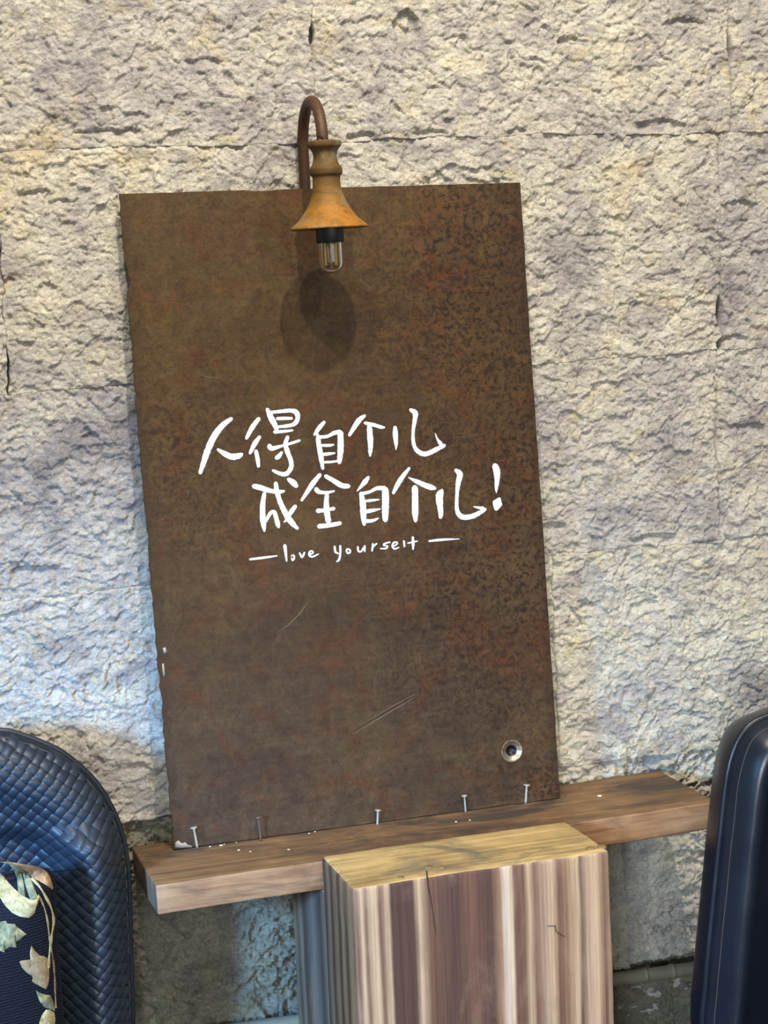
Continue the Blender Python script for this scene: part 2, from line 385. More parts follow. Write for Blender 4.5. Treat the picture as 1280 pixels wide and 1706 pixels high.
for ci in range(len(ZC)-1):
    z0, z1 = ZC[ci], ZC[ci+1]
    for xi in range(len(XJ[ci])-1):
        seed += 1
        x0, x1 = XJ[ci][xi], XJ[ci][xi+1]
        U, Vv = axis(x0, x1, VX0, VX1), axis(z0, z1, VZ0, VZ1)
        if x1 < VX0 or x0 > VX1: Vv = axis(z0, z1, 99, 99, coarse=.007); U = axis(x0, x1, 99, 99, coarse=.007)
        if z1 < VZ0 or z0 > VZ1: U = axis(x0, x1, 99, 99, coarse=.007); Vv = axis(z0, z1, 99, 99, coarse=.007)
        UU, VV = np.meshgrid(U, Vv, indexing='ij')
        tu = (UU-x0)/(x1-x0); tv = (VV-z0)/(z1-z0)
        lo = jx(x0, VV, ci*20+xi)+gap_v(x0, VV, ci*20+xi); hi = jx(x1, VV, ci*20+xi+1)-gap_v(x1, VV, ci*20+xi+1)
        X = lo+(hi-lo)*tu
        gz = .0001
        lo = jz(z0, UU, ci)+gz; hi = jz(z1, UU, ci+1)-gz
        Z = lo+(hi-lo)*tv
        d = np.minimum(np.minimum(UU-x0, x1-UU), np.minimum(VV-z0, z1-VV))
        sag = .0034*np.clip(.15+.95*vnoise(X*9, Z*9, seed+77), 0.05, 1.2)
        wd = .013+.008*vnoise(X*14, Z*14, seed+99)
        drop = sag*(1-np.clip(d/wd, 0, 1))**2
        rough = 2.0 if ci <= 1 else 1.0
        R = relief(X+seed*3.7, Z+seed*1.9, seed*7, rough)
        offs = (h2(np.array([seed]), np.array([3]), 5)[0]-.5)*.0025
        front = .014 - R - offs + drop + (.028 if ci == 0 else 0.0) + (.010 if ci == 1 else 0) + chips(X, Z)
        fl = .003 if ci > 1 else -.001; front = np.where(front < fl+.004, fl+.004*np.exp((front-fl-.004)/.004), front)
        nu, nv = UU.shape
        P = np.stack([X, front, Z], -1)
        # skirt ring going back into the wall
        Q = np.empty((nu+2, nv+2, 3)); Q[1:-1, 1:-1] = P
        Q[0, 1:-1] = P[0]; Q[-1, 1:-1] = P[-1]; Q[:, 0] = Q[:, 1]; Q[:, -1] = Q[:, -2]
        for sl in ((0, slice(None)), (-1, slice(None)), (slice(None), 0), (slice(None), -1)): Q[sl][..., 1] = .0475
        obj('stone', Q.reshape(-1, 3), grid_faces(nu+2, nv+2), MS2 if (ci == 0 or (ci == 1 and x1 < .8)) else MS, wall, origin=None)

# floor, unseen below the frame but real
def mat_floor():
    k = NT('dark_floor_tiles'); c = k.coord(); b = k.n('ShaderNodeTexBrick'); k.l(c, b.inputs[0]); b.inputs['Scale'].default_value = 2
    b.inputs['Color1'].default_value = (.10, .09, .08, 1); b.inputs['Color2'].default_value = (.12, .105, .09, 1); b.inputs['Mortar'].default_value = (.05, .05, .05, 1)
    return k.fin(b.outputs[0], .5)
tag(obj('floor', [(-3, -4.5, 0), (4, -4.5, 0), (4, .048, 0), (-3, .048, 0), (-3, -4.5, -.1), (4, -4.5, -.1), (4, .048, -.1), (-3, .048, -.1)],
        [(0, 1, 2, 3), (7, 6, 5, 4), (4, 5, 1, 0), (5, 6, 2, 1), (6, 7, 3, 2), (7, 4, 0, 3)], mat_floor(), smooth=False), kind='structure')

# ------------------------------------------------------------------ mesh builders
def tube(points, radii, seg=16, cap=True):
    pts = [np.array(p, float) for p in points]; n = len(pts)
    V = []; F = []; prev = None
    for i, p in enumerate(pts):
        t = pts[min(i+1, n-1)]-pts[max(i-1, 0)]; t /= np.linalg.norm(t)
        if prev is None:
            a = np.array([0, 0, 1.0]) if abs(t[2]) < .9 else np.array([1.0, 0, 0])
            nn = np.cross(t, a); nn /= np.linalg.norm(nn)
        else:
            nn = prev-t*(prev@t); nn /= np.linalg.norm(nn)
        prev = nn; bb = np.cross(t, nn)
        r = radii[i] if hasattr(radii, '__len__') else radii
        for k in range(seg):
            a = 2*math.pi*k/seg; V.append(p+r*(math.cos(a)*nn+math.sin(a)*bb))
    for i in range(n-1):
        for k in range(seg):
            a = i*seg+k; b = i*seg+(k+1) % seg
            F.append((a, b, b+seg, a+seg))
    if cap: F.append(tuple(range(seg))[::-1]); F.append(tuple((n-1)*seg+k for k in range(seg)))
    return V, F
def lathe(profile, c, seg=48, axis_vec=(0, 0, 1), closed=False):
    """profile: (radius, height) list, revolved about a line through c"""
    az = np.array(axis_vec, float); az /= np.linalg.norm(az); ax = np.cross([0, 1.0, 0] if abs(az[1]) < .9 else [1.0, 0, 0], az); ax /= np.linalg.norm(ax); ay = np.cross(az, ax)
    V = []; F = []
    for r, h in profile:
        for k in range(seg):
            a = 2*math.pi*k/seg; V.append(np.array(c)+az*h+r*(math.cos(a)*ax+math.sin(a)*ay))
    n = len(profile)
    for i in range(n-1):
        for k in range(seg):
            a = i*seg+k; b = i*seg+(k+1) % seg
            F.append((a, b, b+seg, a+seg))
    return V, F
def join(*parts):
    V = []; F = []
    for v, f in parts:
        o = len(V); V.extend(list(v)); F.extend([tuple(i+o for i in ff) for ff in f])
    return V, F
def rbox(x0, x1, y0, y1, z0, z1, r=.005, step=.03, wob=0.0, seed=1, f=None):
    """box with rounded, slightly uneven edges; returns verts, faces and the face normal axis of each face"""
    c = np.array([(x0+x1)/2, (y0+y1)/2, (z0+z1)/2]); h = np.array([x1-x0, y1-y0, z1-z0])/2
    def ax(hh):
        n = max(2, int(2*hh/step)); core = list(np.linspace(-hh+r, hh-r, n+1))
        e = [r*(1-math.cos(t)) for t in (0, .52, 1.05)]
        return np.array([-hh+v for v in e]+core+[hh-v for v in e[::-1]])
    A = [ax(v) for v in h]; bm = bmesh.new(); V = []; F = []; NA = []
    for a in range(3):
        b, d = (a+1) % 3, (a+2) % 3
        for s in (-1, 1):
            gb, gd = np.meshgrid(A[b], A[d], indexing='ij'); P = np.zeros(gb.shape+(3,))
            P[..., a] = s*h[a]; P[..., b] = gb; P[..., d] = gd
            o = len(V); V.extend(P.reshape(-1, 3)); ff = grid_faces(gb.shape[0], gb.shape[1], o, flip=(s < 0))
            F.extend(map(tuple, ff)); NA.extend([a*2+(1 if s > 0 else 0)]*len(ff))
    V = np.array(V); inner = np.clip(V, -(h-r), h-r); d = V-inner; L = np.linalg.norm(d, axis=1, keepdims=True); L[L == 0] = 1
    V = inner+d/L*np.minimum(r, L*10)
    V = V+c
    if wob:
        for k in range(3):
            V[:, k] += wob*(vnoise(V[:, (k+1) % 3]*7+seed, V[:, (k+2) % 3]*7+V[:, k]*5, seed+k)+.5*vnoise(V[:, (k+1) % 3]*40+seed, V[:, (k+2) % 3]*40+V[:, k]*30, seed+k+9))
    if f is not None: V = f(V)
    return V, F, NA
def weld(o, dist=1e-5):
    bm = bmesh.new(); bm.from_mesh(o.data); bmesh.ops.remove_doubles(bm, verts=bm.verts, dist=dist); bm.to_mesh(o.data); bm.free()

# ------------------------------------------------------------------ plank shelf
px0, pL, pD, pz, pth, pyaw, ptilt, pyb = .3118, .9, .2052, .7604, .0445, .0374, .0096, -.0241
PE_X = np.array([math.cos(pyaw)*math.cos(ptilt), math.sin(pyaw)*math.cos(ptilt), math.sin(ptilt)])
PE_Y = np.array([math.sin(pyaw), -math.cos(pyaw), 0.0]); PE_Z = np.cross(PE_Y, PE_X); PE_Z *= np.sign(PE_Z[2])
P_O = np.array([px0, pyb, pz])
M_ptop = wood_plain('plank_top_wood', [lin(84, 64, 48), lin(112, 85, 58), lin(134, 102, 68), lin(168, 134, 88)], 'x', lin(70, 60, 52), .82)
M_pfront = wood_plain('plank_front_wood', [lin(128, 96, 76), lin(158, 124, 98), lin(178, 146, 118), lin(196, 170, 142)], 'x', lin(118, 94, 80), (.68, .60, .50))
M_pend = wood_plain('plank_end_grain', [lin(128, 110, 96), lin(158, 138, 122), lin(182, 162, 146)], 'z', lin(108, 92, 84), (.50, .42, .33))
V, F, NA = rbox(0, pL, 0, pD, -pth, 0, .003, .02, .0007, 3)
Vw = P_O + V[:, :1]*PE_X+V[:, 1:2]*PE_Y+V[:, 2:3]*PE_Z
plank = thing('wooden_plank', 'long thick brown timber plank laid across the post, carrying the rusty sign', 'shelf', tuple(P_O+PE_X*pL/2))
mi = [{0: 2, 1: 2, 2: 0, 3: 1, 4: 0, 5: 0}[a] for a in NA]
F = [f[::-1] for f in F]
po = obj('board', Vw, F, [M_ptop, M_pfront, M_pend], plank, mi=mi); weld(po)
def plank_pt(a, b, h=0.0): return P_O+PE_X*a+PE_Y*b+PE_Z*h
# raised sliver of bark-side grain that has split along the front arris
def crack(name, pts, wdt, mat, parent, nrm, depth=.0006):
    V = []; F = []
    for i, p in enumerate(pts):
        p = np.array(p); t = np.array(pts[min(i+1, len(pts)-1)])-np.array(pts[max(i-1, 0)]); t /= np.linalg.norm(t)
        s = np.cross(t, nrm); ww = wdt[i] if hasattr(wdt, '__len__') else wdt
        for q in (-1, 1): V.append(p+s*ww*q/2+nrm*depth)
    for i in range(len(pts)-1): F.append((2*i, 2*i+1, 2*i+3, 2*i+2))
    V2 = [v-nrm*(depth+.001) for v in V]; n = len(V)
    F += [tuple(i+n for i in f[::-1]) for f in F]
    for i in range(len(pts)-1): F += [(2*i, 2*i+2, 2*i+2+n, 2*i+n), (2*i+1+n, 2*i+3+n, 2*i+3, 2*i+1)]
    return obj(name, V, F if False else [f for f in F], mat, parent) if False else obj(name, V+V2, F, mat, parent)
M_dark = mat_plain('dark_crack', lin(46, 32, 24), .9)

# ------------------------------------------------------------------ timber post
a0, a1, yf, zt, qyaw = .5537, .9454, .393, .7754, .0421
def post_pt(x, y, z):      # x along width from left, y outwards (positive towards room)
    return np.array([a0+x*math.cos(qyaw)+y*math.sin(qyaw), x*math.sin(qyaw)-y*math.cos(qyaw), z])
PW = a1-a0
def stops_front():
    C = dict(c=lin(206, 176, 142), b=lin(120, 86, 70), d=lin(92, 66, 58), m=lin(156, 122, 96), l=lin(222, 196, 164), p=lin(188, 158, 134), g=lin(178, 160, 138), w=lin(226, 206, 186))
    px = [(590, 'm'), (594, 'b'), (600, 'c'), (604, 'b'), (610, 'c'), (616, 'b'), (622, 'c'), (628, 'c'), (633, 'b'), (642, 'b'), (648, 'c'), (652, 'b'), (660, 'd'), (680, 'd'), (689, 'd'), (694, 'c'), (701, 'c'), (709, 'm'), (716, 'b'),
          (735, 'd'), (760, 'b'), (790, 'd'), (815, 'b'), (826, 'm'), (834, 'w'), (842, 'l'), (848, 'b'), (862, 'b'), (870, 'c'), (878, 'm'), (884, 'c'), (900, 'm')]
    px2 = [(590, 'm'), (597, 'b'), (605, 'c'), (611, 'b'), (620, 'c'), (628, 'c'), (634, 'b'), (646, 'c'), (652, 'd'), (687, 'd'), (696, 'c'), (712, 'b'), (750, 'd'), (780, 'b'), (812, 'd'), (826, 'm'), (836, 'w'), (846, 'l'), (851, 'b'), (868, 'b'),
           (876, 'c'), (886, 'b'), (905, 'p'), (916, 'c'), (926, 'b'), (940, 'm'), (958, 'c'), (964, 'd'), (974, 'p'), (990, 'c'), (1004, 'b'), (1018, 'p')]
    return [((p-590)/428.0, C[k]) for p, k in px2]
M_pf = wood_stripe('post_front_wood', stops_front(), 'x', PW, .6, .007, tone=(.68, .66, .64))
sd = [(0, lin(150, 132, 112)), (.06, lin(96, 80, 70)), (.10, lin(168, 150, 130)), (.15, lin(98, 84, 76)), (.2, lin(160, 144, 128)), (.25, lin(92, 80, 76)), (.31, lin(120, 108, 104)), (.38, lin(150, 142, 136)),
      (.45, lin(126, 120, 118)), (.50, lin(92, 84, 84)), (.56, lin(150, 136, 124)), (.61, lin(90, 74, 66)), (.66, lin(158, 136, 112)), (.70, lin(88, 66, 54)), (.75, lin(168, 140, 112)), (.79, lin(86, 62, 52)), (.83, lin(176, 146, 114)), (.88, lin(92, 66, 54)), (.92, lin(180, 150, 118)), (1, lin(110, 84, 68))]
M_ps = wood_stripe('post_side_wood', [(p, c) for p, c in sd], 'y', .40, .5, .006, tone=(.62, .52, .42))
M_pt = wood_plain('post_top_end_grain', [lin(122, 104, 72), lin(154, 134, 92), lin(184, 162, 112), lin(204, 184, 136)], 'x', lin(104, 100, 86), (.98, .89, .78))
post = thing('timber_post', 'thick squared timber post with bold brown and cream grain stripes, carrying the plank', 'post', (0, 0, 0))
post.location = (a0, 0, 0)
def ptf(V, kind):
    V = V.copy()
    out = np.empty_like(V)
    for i, (x, y, z) in enumerate(V): out[i] = (a0+x*math.cos(qyaw)+y*math.sin(qyaw), x*math.sin(qyaw)-y*math.cos(qyaw), z)
    return out
rear_top = lambda x: pz-pth/math.cos(ptilt)+ptilt*(a0+x-px0)-.0008
NT_SPLIT = .2335
def build_post():
    parts = []
    V, F, NA = rbox(0, PW, NT_SPLIT, yf, 0.0, zt, .006, .022, .0011, 11)
    V1, F1, N1 = rbox(.004, PW-.004, .028, NT_SPLIT+.004, 0.0, .70, .004, .03, .0008, 12)
    V1 = V1.copy(); m = V1[:, 2] > .6; V1[m, 2] += np.array([rear_top(x)-.70 for x in V1[m, 0]])-.0004
    o = len(V); VV = np.vstack([V, V1]); FF = [f for f in F]+[tuple(i+o for i in f) for f in F1]; NN = NA+N1
    # the mesh is kept in its own frame (x across, -y outwards) so that the grain follows the timber
    L = VV.copy(); L[:, 1] *= -1
    FF = [f[::-1] for f in FF]
    me_mi = [{0: 1, 1: 1, 2: 0, 3: 0, 4: 2, 5: 2}[a] for a in NN]
    me = bpy.data.meshes.new('post_body'); me.from_pydata([tuple(v) for v in L], [], FF)
    for mm in (M_pf, M_ps, M_pt): me.materials.append(mm)
    me.polygons.foreach_set('material_index', me_mi); me.polygons.foreach_set('use_smooth', np.ones(len(FF), bool))
    ob = bpy.data.objects.new('post_body', me); COL.objects.link(ob); ob.parent = post
    weld(ob)
    bm = bmesh.new(); bm.from_mesh(me); bmesh.ops.recalc_face_normals(bm, faces=bm.faces); bm.to_mesh(me); bm.free()
build_post()
post.rotation_euler = (0, 0, qyaw)
# the side stripes use local -y : flip sign of coordinate in material
for nd in list(M_ps.node_tree.nodes):
    if nd.type == 'MATH' and nd.operation == 'DIVIDE': nd.inputs[1].default_value = -.40
bpy.context.view_layer.update()
def child_local(name, V, F, mat, parent, smooth=True):
    me = bpy.data.meshes.new(name); me.from_pydata([tuple(v) for v in V], [], F); me.materials.append(mat)
    me.polygons.foreach_set('use_smooth', np.full(len(me.polygons), smooth)); o = bpy.data.objects.new(name, me); COL.objects.link(o); o.parent = parent; return o
def strip_local(name, pts, wds, nrm, mat, parent, lift=.0006):
    V = []; F = []; nrm = np.array(nrm, float)
    for i, p in enumerate(pts):
        p = np.array(p, float); t = np.array(pts[min(i+1, len(pts)-1)], float)-np.array(pts[max(i-1, 0)], float); t /= np.linalg.norm(t)
        s = np.cross(t, nrm)
        V += [p+s*wds[i]/2+nrm*-.001, p+s*wds[i]/2+nrm*lift, p-s*wds[i]/2+nrm*lift, p-s*wds[i]/2+nrm*-.001]
    for i in range(len(pts)-1):
        for k in range(3): F.append((4*i+k, 4*i+k+1, 4*i+k+5, 4*i+k+4))
    return child_local(name, V, F, mat, parent)
def post_front_from_px(u, v):      # pixel -> post local coordinates on the front face
    n = np.array([-math.sin(qyaw), math.cos(qyaw), 0]); p = at_plane(u, v, post_pt(0, yf, 0), n)
    d = p-np.array([a0, 0, 0]); return (d[0]*math.cos(qyaw)+d[1]*math.sin(qyaw), -yf, p[2])
ck = [post_front_from_px(u, v) for u, v in ((711, 1450), (713, 1475), (719, 1505), (722, 1530), (726, 1556))]
strip_local('crack', ck, [.0016, .0014, .0011, .0008, .0003], (0, -1, 0), M_dark, post, .0014)
ck = [post_front_from_px(u, v) for u, v in ((912, 1542), (925, 1542), (926, 1551), (933, 1556), (942, 1560))]
strip_local('hairline_mark', ck, [.0005, .0010, .0009, .0009, .0004], (0, -1, 0), M_dark, post, .0014)
def post_top_from_px(u, v):
    p = at_plane(u, v, (0, 0, zt), (0, 0, 1)); d = p-np.array([a0, 0, 0])
    return np.array([d[0]*math.cos(qyaw)+d[1]*math.sin(qyaw), -d[0]*math.sin(qyaw)+d[1]*math.cos(qyaw), zt])
M_filler = mat_plain('brown_nail_head', lin(120, 92, 52), .7)
for (u, v, r) in ((984, 1414, 8), (1003, 1411, 8), (714, 1446, 6), (736, 1446, 6), (668, 1463, 6)):
    c = post_top_from_px(u, v); Vd, Fd = lathe([(0.0001, .0019), (r*.00072, .0019), (r*.00085, .0012), (r*.00085, -.001)], c, 16)
    child_local('wood_plug', Vd, Fd, M_filler, post)

# ------------------------------------------------------------------ rusted steel sign
bx, by, BW, BH, lean, byaw, broll = .3679, .0754, .6323, .9923, .0581, .0029, .011
zb = pz+(bx-px0)*math.sin(ptilt)
BX = np.array([math.cos(byaw)*math.cos(broll), math.sin(byaw)*math.cos(broll), math.sin(broll)])
nn = np.array([math.sin(byaw), -math.cos(byaw), 0]); BU = math.cos(lean)*np.array([0, 0, 1.0])-math.sin(lean)*nn
BU = BU-BX*(BU@BX); BU /= np.linalg.norm(BU); BN = np.cross(BX, BU)         # BN points out to the room
B_O = np.array([bx, -by, zb+.0008])
THK = .007
sign = bpy.data.objects.new('sign_board', None); COL.objects.link(sign)
sign.matrix_world = Matrix(((BX[0], -BN[0], BU[0], B_O[0]), (BX[1], -BN[1], BU[1], B_O[1]), (BX[2], -BN[2], BU[2], B_O[2]), (0, 0, 0, 1)))
tag(sign, 'tall rusted brown steel plate with white hand-painted Chinese lettering, leaning on the stone wall', 'sign')
def board_uv(u, v, lift=0.0):
    p = at_plane(u, v, B_O+BN*lift, BN)-B_O; return p@BX, p@BU
M_plate = mat_rust_plate(BW, BH)
hx, hz = board_uv(853, 1251); HR = .0165
def plate_outline():
    """measured from the four corners; the left edge is torn and chipped"""
    P = []
    c = [board_uv(*q) for q in ((290, 1415), (934, 1330), (867, 304), (198, 323))]
    def seg(a, b, n, f):
        for i in range(n):
            t = i/n; x = a[0]+(b[0]-a[0])*t; z = a[1]+(b[1]-a[1])*t; o = f(t); P.append((x+o[0], z+o[1]))
    nz = lambda t, s, fr: float(vnoise(np.array([t*fr]), np.array([s*1.0]), int(s)))
    fixed = []
    for x, z in c[:2]:
        P_w = B_O+BX*x+BU*z; q = P_w-P_O; h = q@PE_Z
        fixed.append((x, z+max(0.0, .0016-h)))
    c = fixed+list(c[2:])
    seg(c[0], c[1], 40, lambda t: (0, .0004*nz(t, 1, 40)))
    seg(c[1], c[2], 60, lambda t: (.0006*nz(t, 2, 30), 0))
    seg(c[2], c[3], 50, lambda t: (0, .0006*nz(t, 3, 30)+(-.0012 if .62 < t < .69 else 0)))
    def left(t):
        o = .0010*nz(t, 4, 60)+.0012*nz(t, 5, 150)
        o += .0045*math.exp(-((t-.868)/.018)**2)+.002*math.exp(-((t-.90)/.02)**2)       # the bite near the top
        o += .0025*math.exp(-((t-.27)/.03)**2)*nz(t, 6, 90)
        return (max(o, -.0012), 0)
    seg(c[3], c[0], 200, lambda t: left(1-t))
    return P
ol = plate_outline()
bm = bmesh.new()
ov = [bm.verts.new((x, 0, z)) for x, z in ol]; oe = [bm.edges.new((ov[i], ov[(i+1) % len(ov)])) for i in range(len(ov))]
HN = 40
hv = [bm.verts.new((hx+HR*math.cos(2*math.pi*i/HN), 0, hz+HR*math.sin(2*math.pi*i/HN))) for i in range(HN)]
he = [bm.edges.new((hv[i], hv[(i+1) % HN])) for i in range(HN)]
bmesh.ops.triangle_fill(bm, use_beauty=True, use_dissolve=False, edges=oe+he)
for f in bm.faces:
    if f.normal.y > 0: f.normal_flip()
r = bmesh.ops.extrude_face_region(bm, geom=bm.faces[:])
for v in [g for g in r['geom'] if isinstance(g, bmesh.types.BMVert)]: v.co.y += THK
bmesh.ops.recalc_face_normals(bm, faces=bm.faces)
me = bpy.data.meshes.new('plate'); bm.to_mesh(me); bm.free(); me.materials.append(M_plate)
plate = bpy.data.objects.new('plate', me); COL.objects.link(plate); plate.parent = sign
# countersunk bolt hole with bright worn bevel and a dark threaded throat
M_worn = mat_plain('worn_bright_steel', lin(150, 138, 118), .35, .8, 160, .6, .0015)
M_throat = mat_plain('dark_oily_steel', lin(28, 24, 22), .4, .6)
Vh, Fh = lathe([(HR+.0012, .0006), (HR, .0008), (HR*.86, -.0012), (HR*.62, -.0034), (HR*.50, -.0042), (HR*.48, -.0068), (HR*.9, -.0069)], (hx, 0, hz), 40, (0, -1, 0))
cb = child_local('hole_bevel', Vh, Fh, M_worn, plate); tag(cb, 'bright worn bevel of the bolt hole')
Vh, Fh = lathe([(HR*.90, -.0030), (HR*.46, -.0042), (HR*.46, -.0060), (.0001, -.0062)], (hx-.0015, 0, hz+.001), 30, (0, -1, 0))
child_local('hole_throat', Vh, Fh, M_throat, plate)
# scratches and chips
def scratch(name, pts, wd, mat):
    L = [board_uv(u, v) for u, v in pts]; return strip_local(name, [(x, 0, z) for x, z in L], wd, (0, -1, 0), mat, plate, .0004)
M_sc1 = mat_scratch('dark_scratch', lin(64, 38, 26)); M_sc2 = mat_scratch('pale_scratch', lin(98, 82, 58)); M_sc3 = mat_scratch('red_scratch', lin(112, 48, 26))
scratch('scratch', [(590, 1217), (620, 1198), (650, 1180), (680, 1163), (700, 1152)], [.0005, .0022, .0026, .0020, .0004], M_sc1)
scratch('scratch', [(592, 1221), (622, 1203), (652, 1185), (690, 1163)], [.0003, .0010, .0010, .0003], M_sc2)
scratch('scratch', [(460, 1055), (480, 1042), (500, 1022), (512, 1004)], [.0003, .0012, .0014, .0003], M_sc2)
scratch('scratch', [(285, 470), (290, 492), (296, 512), (301, 530)], [.0003, .0010, .0009, .0003], M_sc3)
scratch('scratch', [(320, 622), (345, 628), (368, 630)], [.0003, .0008, .0003], M_sc2)
scratch('scratch', [(735, 1120), (755, 1130), (772, 1136)], [.0003, .0008, .0003], M_sc1)
M_chip = mat_plain('pale_bare_chip', lin(146, 134, 122), .6, 0, 200, .5, .001)
def blotch(pts, name='bare_chip'):
    L = [board_uv(u, v) for u, v in pts]; n = len(L); cx = sum(p[0] for p in L)/n; cz = sum(p[1] for p in L)/n
    V = [(cx, -.0005, cz)]+[(x, -.0004, z) for x, z in L]+[(x, .001, z) for x, z in L]
    F = [(0, 1+i, 1+(i+1) % n) for i in range(n)]+[(1+i, 1+n+i, 1+n+(i+1) % n, 1+(i+1) % n) for i in range(n)]
    return child_local(name, V, F, M_chip, plate)
blotch([(292, 1412), (292, 1404), (297, 1400), (301, 1405), (309, 1403), (312, 1407), (319, 1409), (320, 1412), (308, 1412)])
blotch([(271, 1080), (276, 1078), (278, 1086), (274, 1090)])
blotch([(270, 1106), (273, 1105), (275, 1125), (272, 1128)])

# ------------------------------------------------------------------ painted lettering
def mat_paint():
    k = NT('white_brush_paint'); c = k.coord()
    n = k.noise(k.mapping(c, (1, 1, 1)), 260, 4, .6)
    col = k.mix(k.ramp(n, [(.35, .8), (.6, 0.0)]), lin(205, 207, 206), lin(176, 186, 204))
    return k.fin(col, .5, k.bump(n, .2, .0004), 0, .4)
M_paint = mat_paint()
A1 = (300, 660); A2 = (560, 660); ZS = 300/1280.0
CH = [
 (A1, 'painted_character', [[(365,160,30),(300,210,45),(240,290,50),(195,390,48),(165,480,40),(143,545,30)], [(268,378,20),(310,405,40),(365,430,50),(415,425,45),(440,412,25)]]),
 (A1, 'painted_character', [[(560,160,30),(515,220,38),(472,300,25)], [(565,290,28),(530,340,38),(498,405,24)], [(540,390,30),(552,450,34),(558,500,24)],
   [(620,92,28),(645,150,46),(672,200,44),(690,245,28)], [(650,115,25),(720,108,28),(790,103,34),(828,118,40),(836,160,36),(812,198,32),(760,212,28),(700,218,22)], [(690,160,25),(740,158,26),(795,158,22)], [(672,255,28),(740,250,24),(800,243,16)],
   [(635,352,38),(650,372,36),(720,355,22),(790,335,22),(850,315,20)], [(765,290,28),(750,340,36),(765,400,38),(788,460,36),(788,510,36),(755,552,36),(710,550,32),(660,528,22)], [(722,400,22),(705,425,34),(685,440,32)]]),
 (A1, 'painted_character', [[(1025,185,28),(990,225,36),(955,275,20)], [(978,270,22),(985,330,40),(1000,420,42),(1015,515,24)], [(990,292,30),(1050,285,26),(1095,262,32),(1135,255,40)], [(1140,260,46),(1142,330,50),(1140,400,48),(1132,470,36)],
   [(1010,350,22),(1060,350,24),(1092,345,14)], [(1015,415,26),(1060,410,26),(1100,405,14)], [(1020,470,20),(1070,468,20),(1115,462,16)]]),
 (A2, 'painted_character', [[(205,138,22),(165,170,42),(130,220,36),(95,278,26)], [(205,190,24),(270,205,30),(320,220,28),(345,222,14)], [(235,200,30),(240,260,46),(245,340,44),(243,390,34),(242,425,16)]]),
 (A2, 'painted_character', [[(420,222,32),(422,280,42),(427,340,28),(426,380,8)], [(530,97,28),(563,122,46),(558,180,34),(548,250,26),(550,330,30),(570,380,36),(610,408,40),(650,408,40),(710,380,38),(770,350,30)], [(705,265,6),(720,305,18),(745,340,34)]]),
 (A1, 'painted_character', [[(525,640,38),(570,650,42),(640,672,36),(700,680,34),(740,675,20)], [(600,690,30),(588,770,40),(588,860,44),(595,920,38),(600,958,18)], [(610,890,24),(640,835,28),(668,822,32),(682,860,36),(695,910,38),(702,932,20)],
   [(680,618,30),(690,680,38),(715,760,40),(760,850,46),(800,905,42),(835,940,24)], [(820,782,30),(785,830,36),(755,880,22),(740,895,10)], [(770,590,28),(805,615,48),(828,640,34)]]),
 (A1, 'painted_character', [[(995,558,30),(945,620,40),(905,680,34),(865,740,22)], [(1035,568,30),(1090,600,38),(1150,635,42),(1198,640,36)], [(968,660,36),(985,680,34),(1040,685,24),(1095,675,16)], [(1045,690,30),(1040,760,42),(1045,830,46),(1055,890,44)],
   [(978,815,36),(1040,810,26),(1095,798,26)], [(988,925,38),(1060,918,34),(1138,903,32)]]),
 (A2, 'painted_character', [[(230,577,26),(205,610,40),(175,645,24),(150,675,8)], [(178,690,32),(190,760,48),(195,850,48),(200,912,26)], [(190,692,30),(240,680,24),(290,655,30),(345,655,40)], [(350,662,52),(352,740,58),(350,820,54),(350,880,44)],
   [(215,745,22),(260,740,22),(305,735,12)], [(215,820,30),(260,812,28),(312,802,12)], [(215,888,30),(260,885,26),(300,868,12)]]),
 (A2, 'painted_character', [[(520,512,22),(475,570,38),(440,625,40),(408,688,26)], [(515,578,8),(570,605,34),(630,632,42),(675,648,44),(704,655,26)], [(560,650,52),(562,710,50),(562,780,54),(563,840,50),(565,888,26)]]),
 (A2, 'painted_character', [[(752,672,36),(735,710,62),(738,770,52),(745,830,42),(742,862,30)], [(850,525,26),(880,555,52),(868,620,40),(860,700,30),(858,790,32),(872,838,40),(905,860,44),(960,856,40),(1010,835,38),(1060,803,30)], [(978,785,8),(1010,792,20),(1045,797,30)]]),
 (A2, 'painted_exclamation_mark', [[(1130,495,50),(1142,530,60),(1145,590,44),(1140,650,28),(1140,685,8)], [(1160,732,36),(1147,765,82),(1140,798,44)]]),
 (A1, 'painted_dash', [[(497,1160,16),(580,1150,20),(690,1135,10)]]),
 (A1, 'painted_word', [[(745,1062,28),(752,1120,22),(758,1172,12)], [(792,1136,12),(808,1130,14),(812,1150,14),(800,1168,16),(792,1150,10)], [(850,1115,14),(868,1145,18),(885,1110,12)], [(920,1125,12),(945,1115,14),(940,1100,12),(922,1105,14),(918,1130,16),(940,1142,16),(985,1122,8)]]),
 (A2, 'painted_word', [[(-10,1068,16),(-4,1108,18),(18,1118,12)], [(30,1065,18),(30,1120,16),(20,1165,18),(5,1175,10)], [(80,1085,12),(98,1092,14),(100,1110,14),(84,1116,14),(74,1100,14),(80,1085,12)], [(155,1070,14),(158,1100,16),(178,1105,14),(196,1078,14)], [(203,1065,16),(204,1105,12)],
   [(262,1050,16),(256,1100,14)], [(262,1072,12),(288,1048,14)], [(382,1038,12),(345,1048,14),(338,1060,14),(366,1066,14),(355,1082,14),(315,1084,10)], [(405,1068,10),(430,1055,12),(435,1040,14),(412,1040,14),(400,1065,16),(415,1085,16),(447,1075,8)], [(482,1030,16),(486,1070,14)],
   [(545,1002,18),(548,1050,22),(547,1088,14)], [(510,1045,10),(545,1038,14),(578,1030,10)]]),
 (A2, 'painted_dash', [[(662,1030,16),(760,1020,20),(875,1015,6)]]),
]
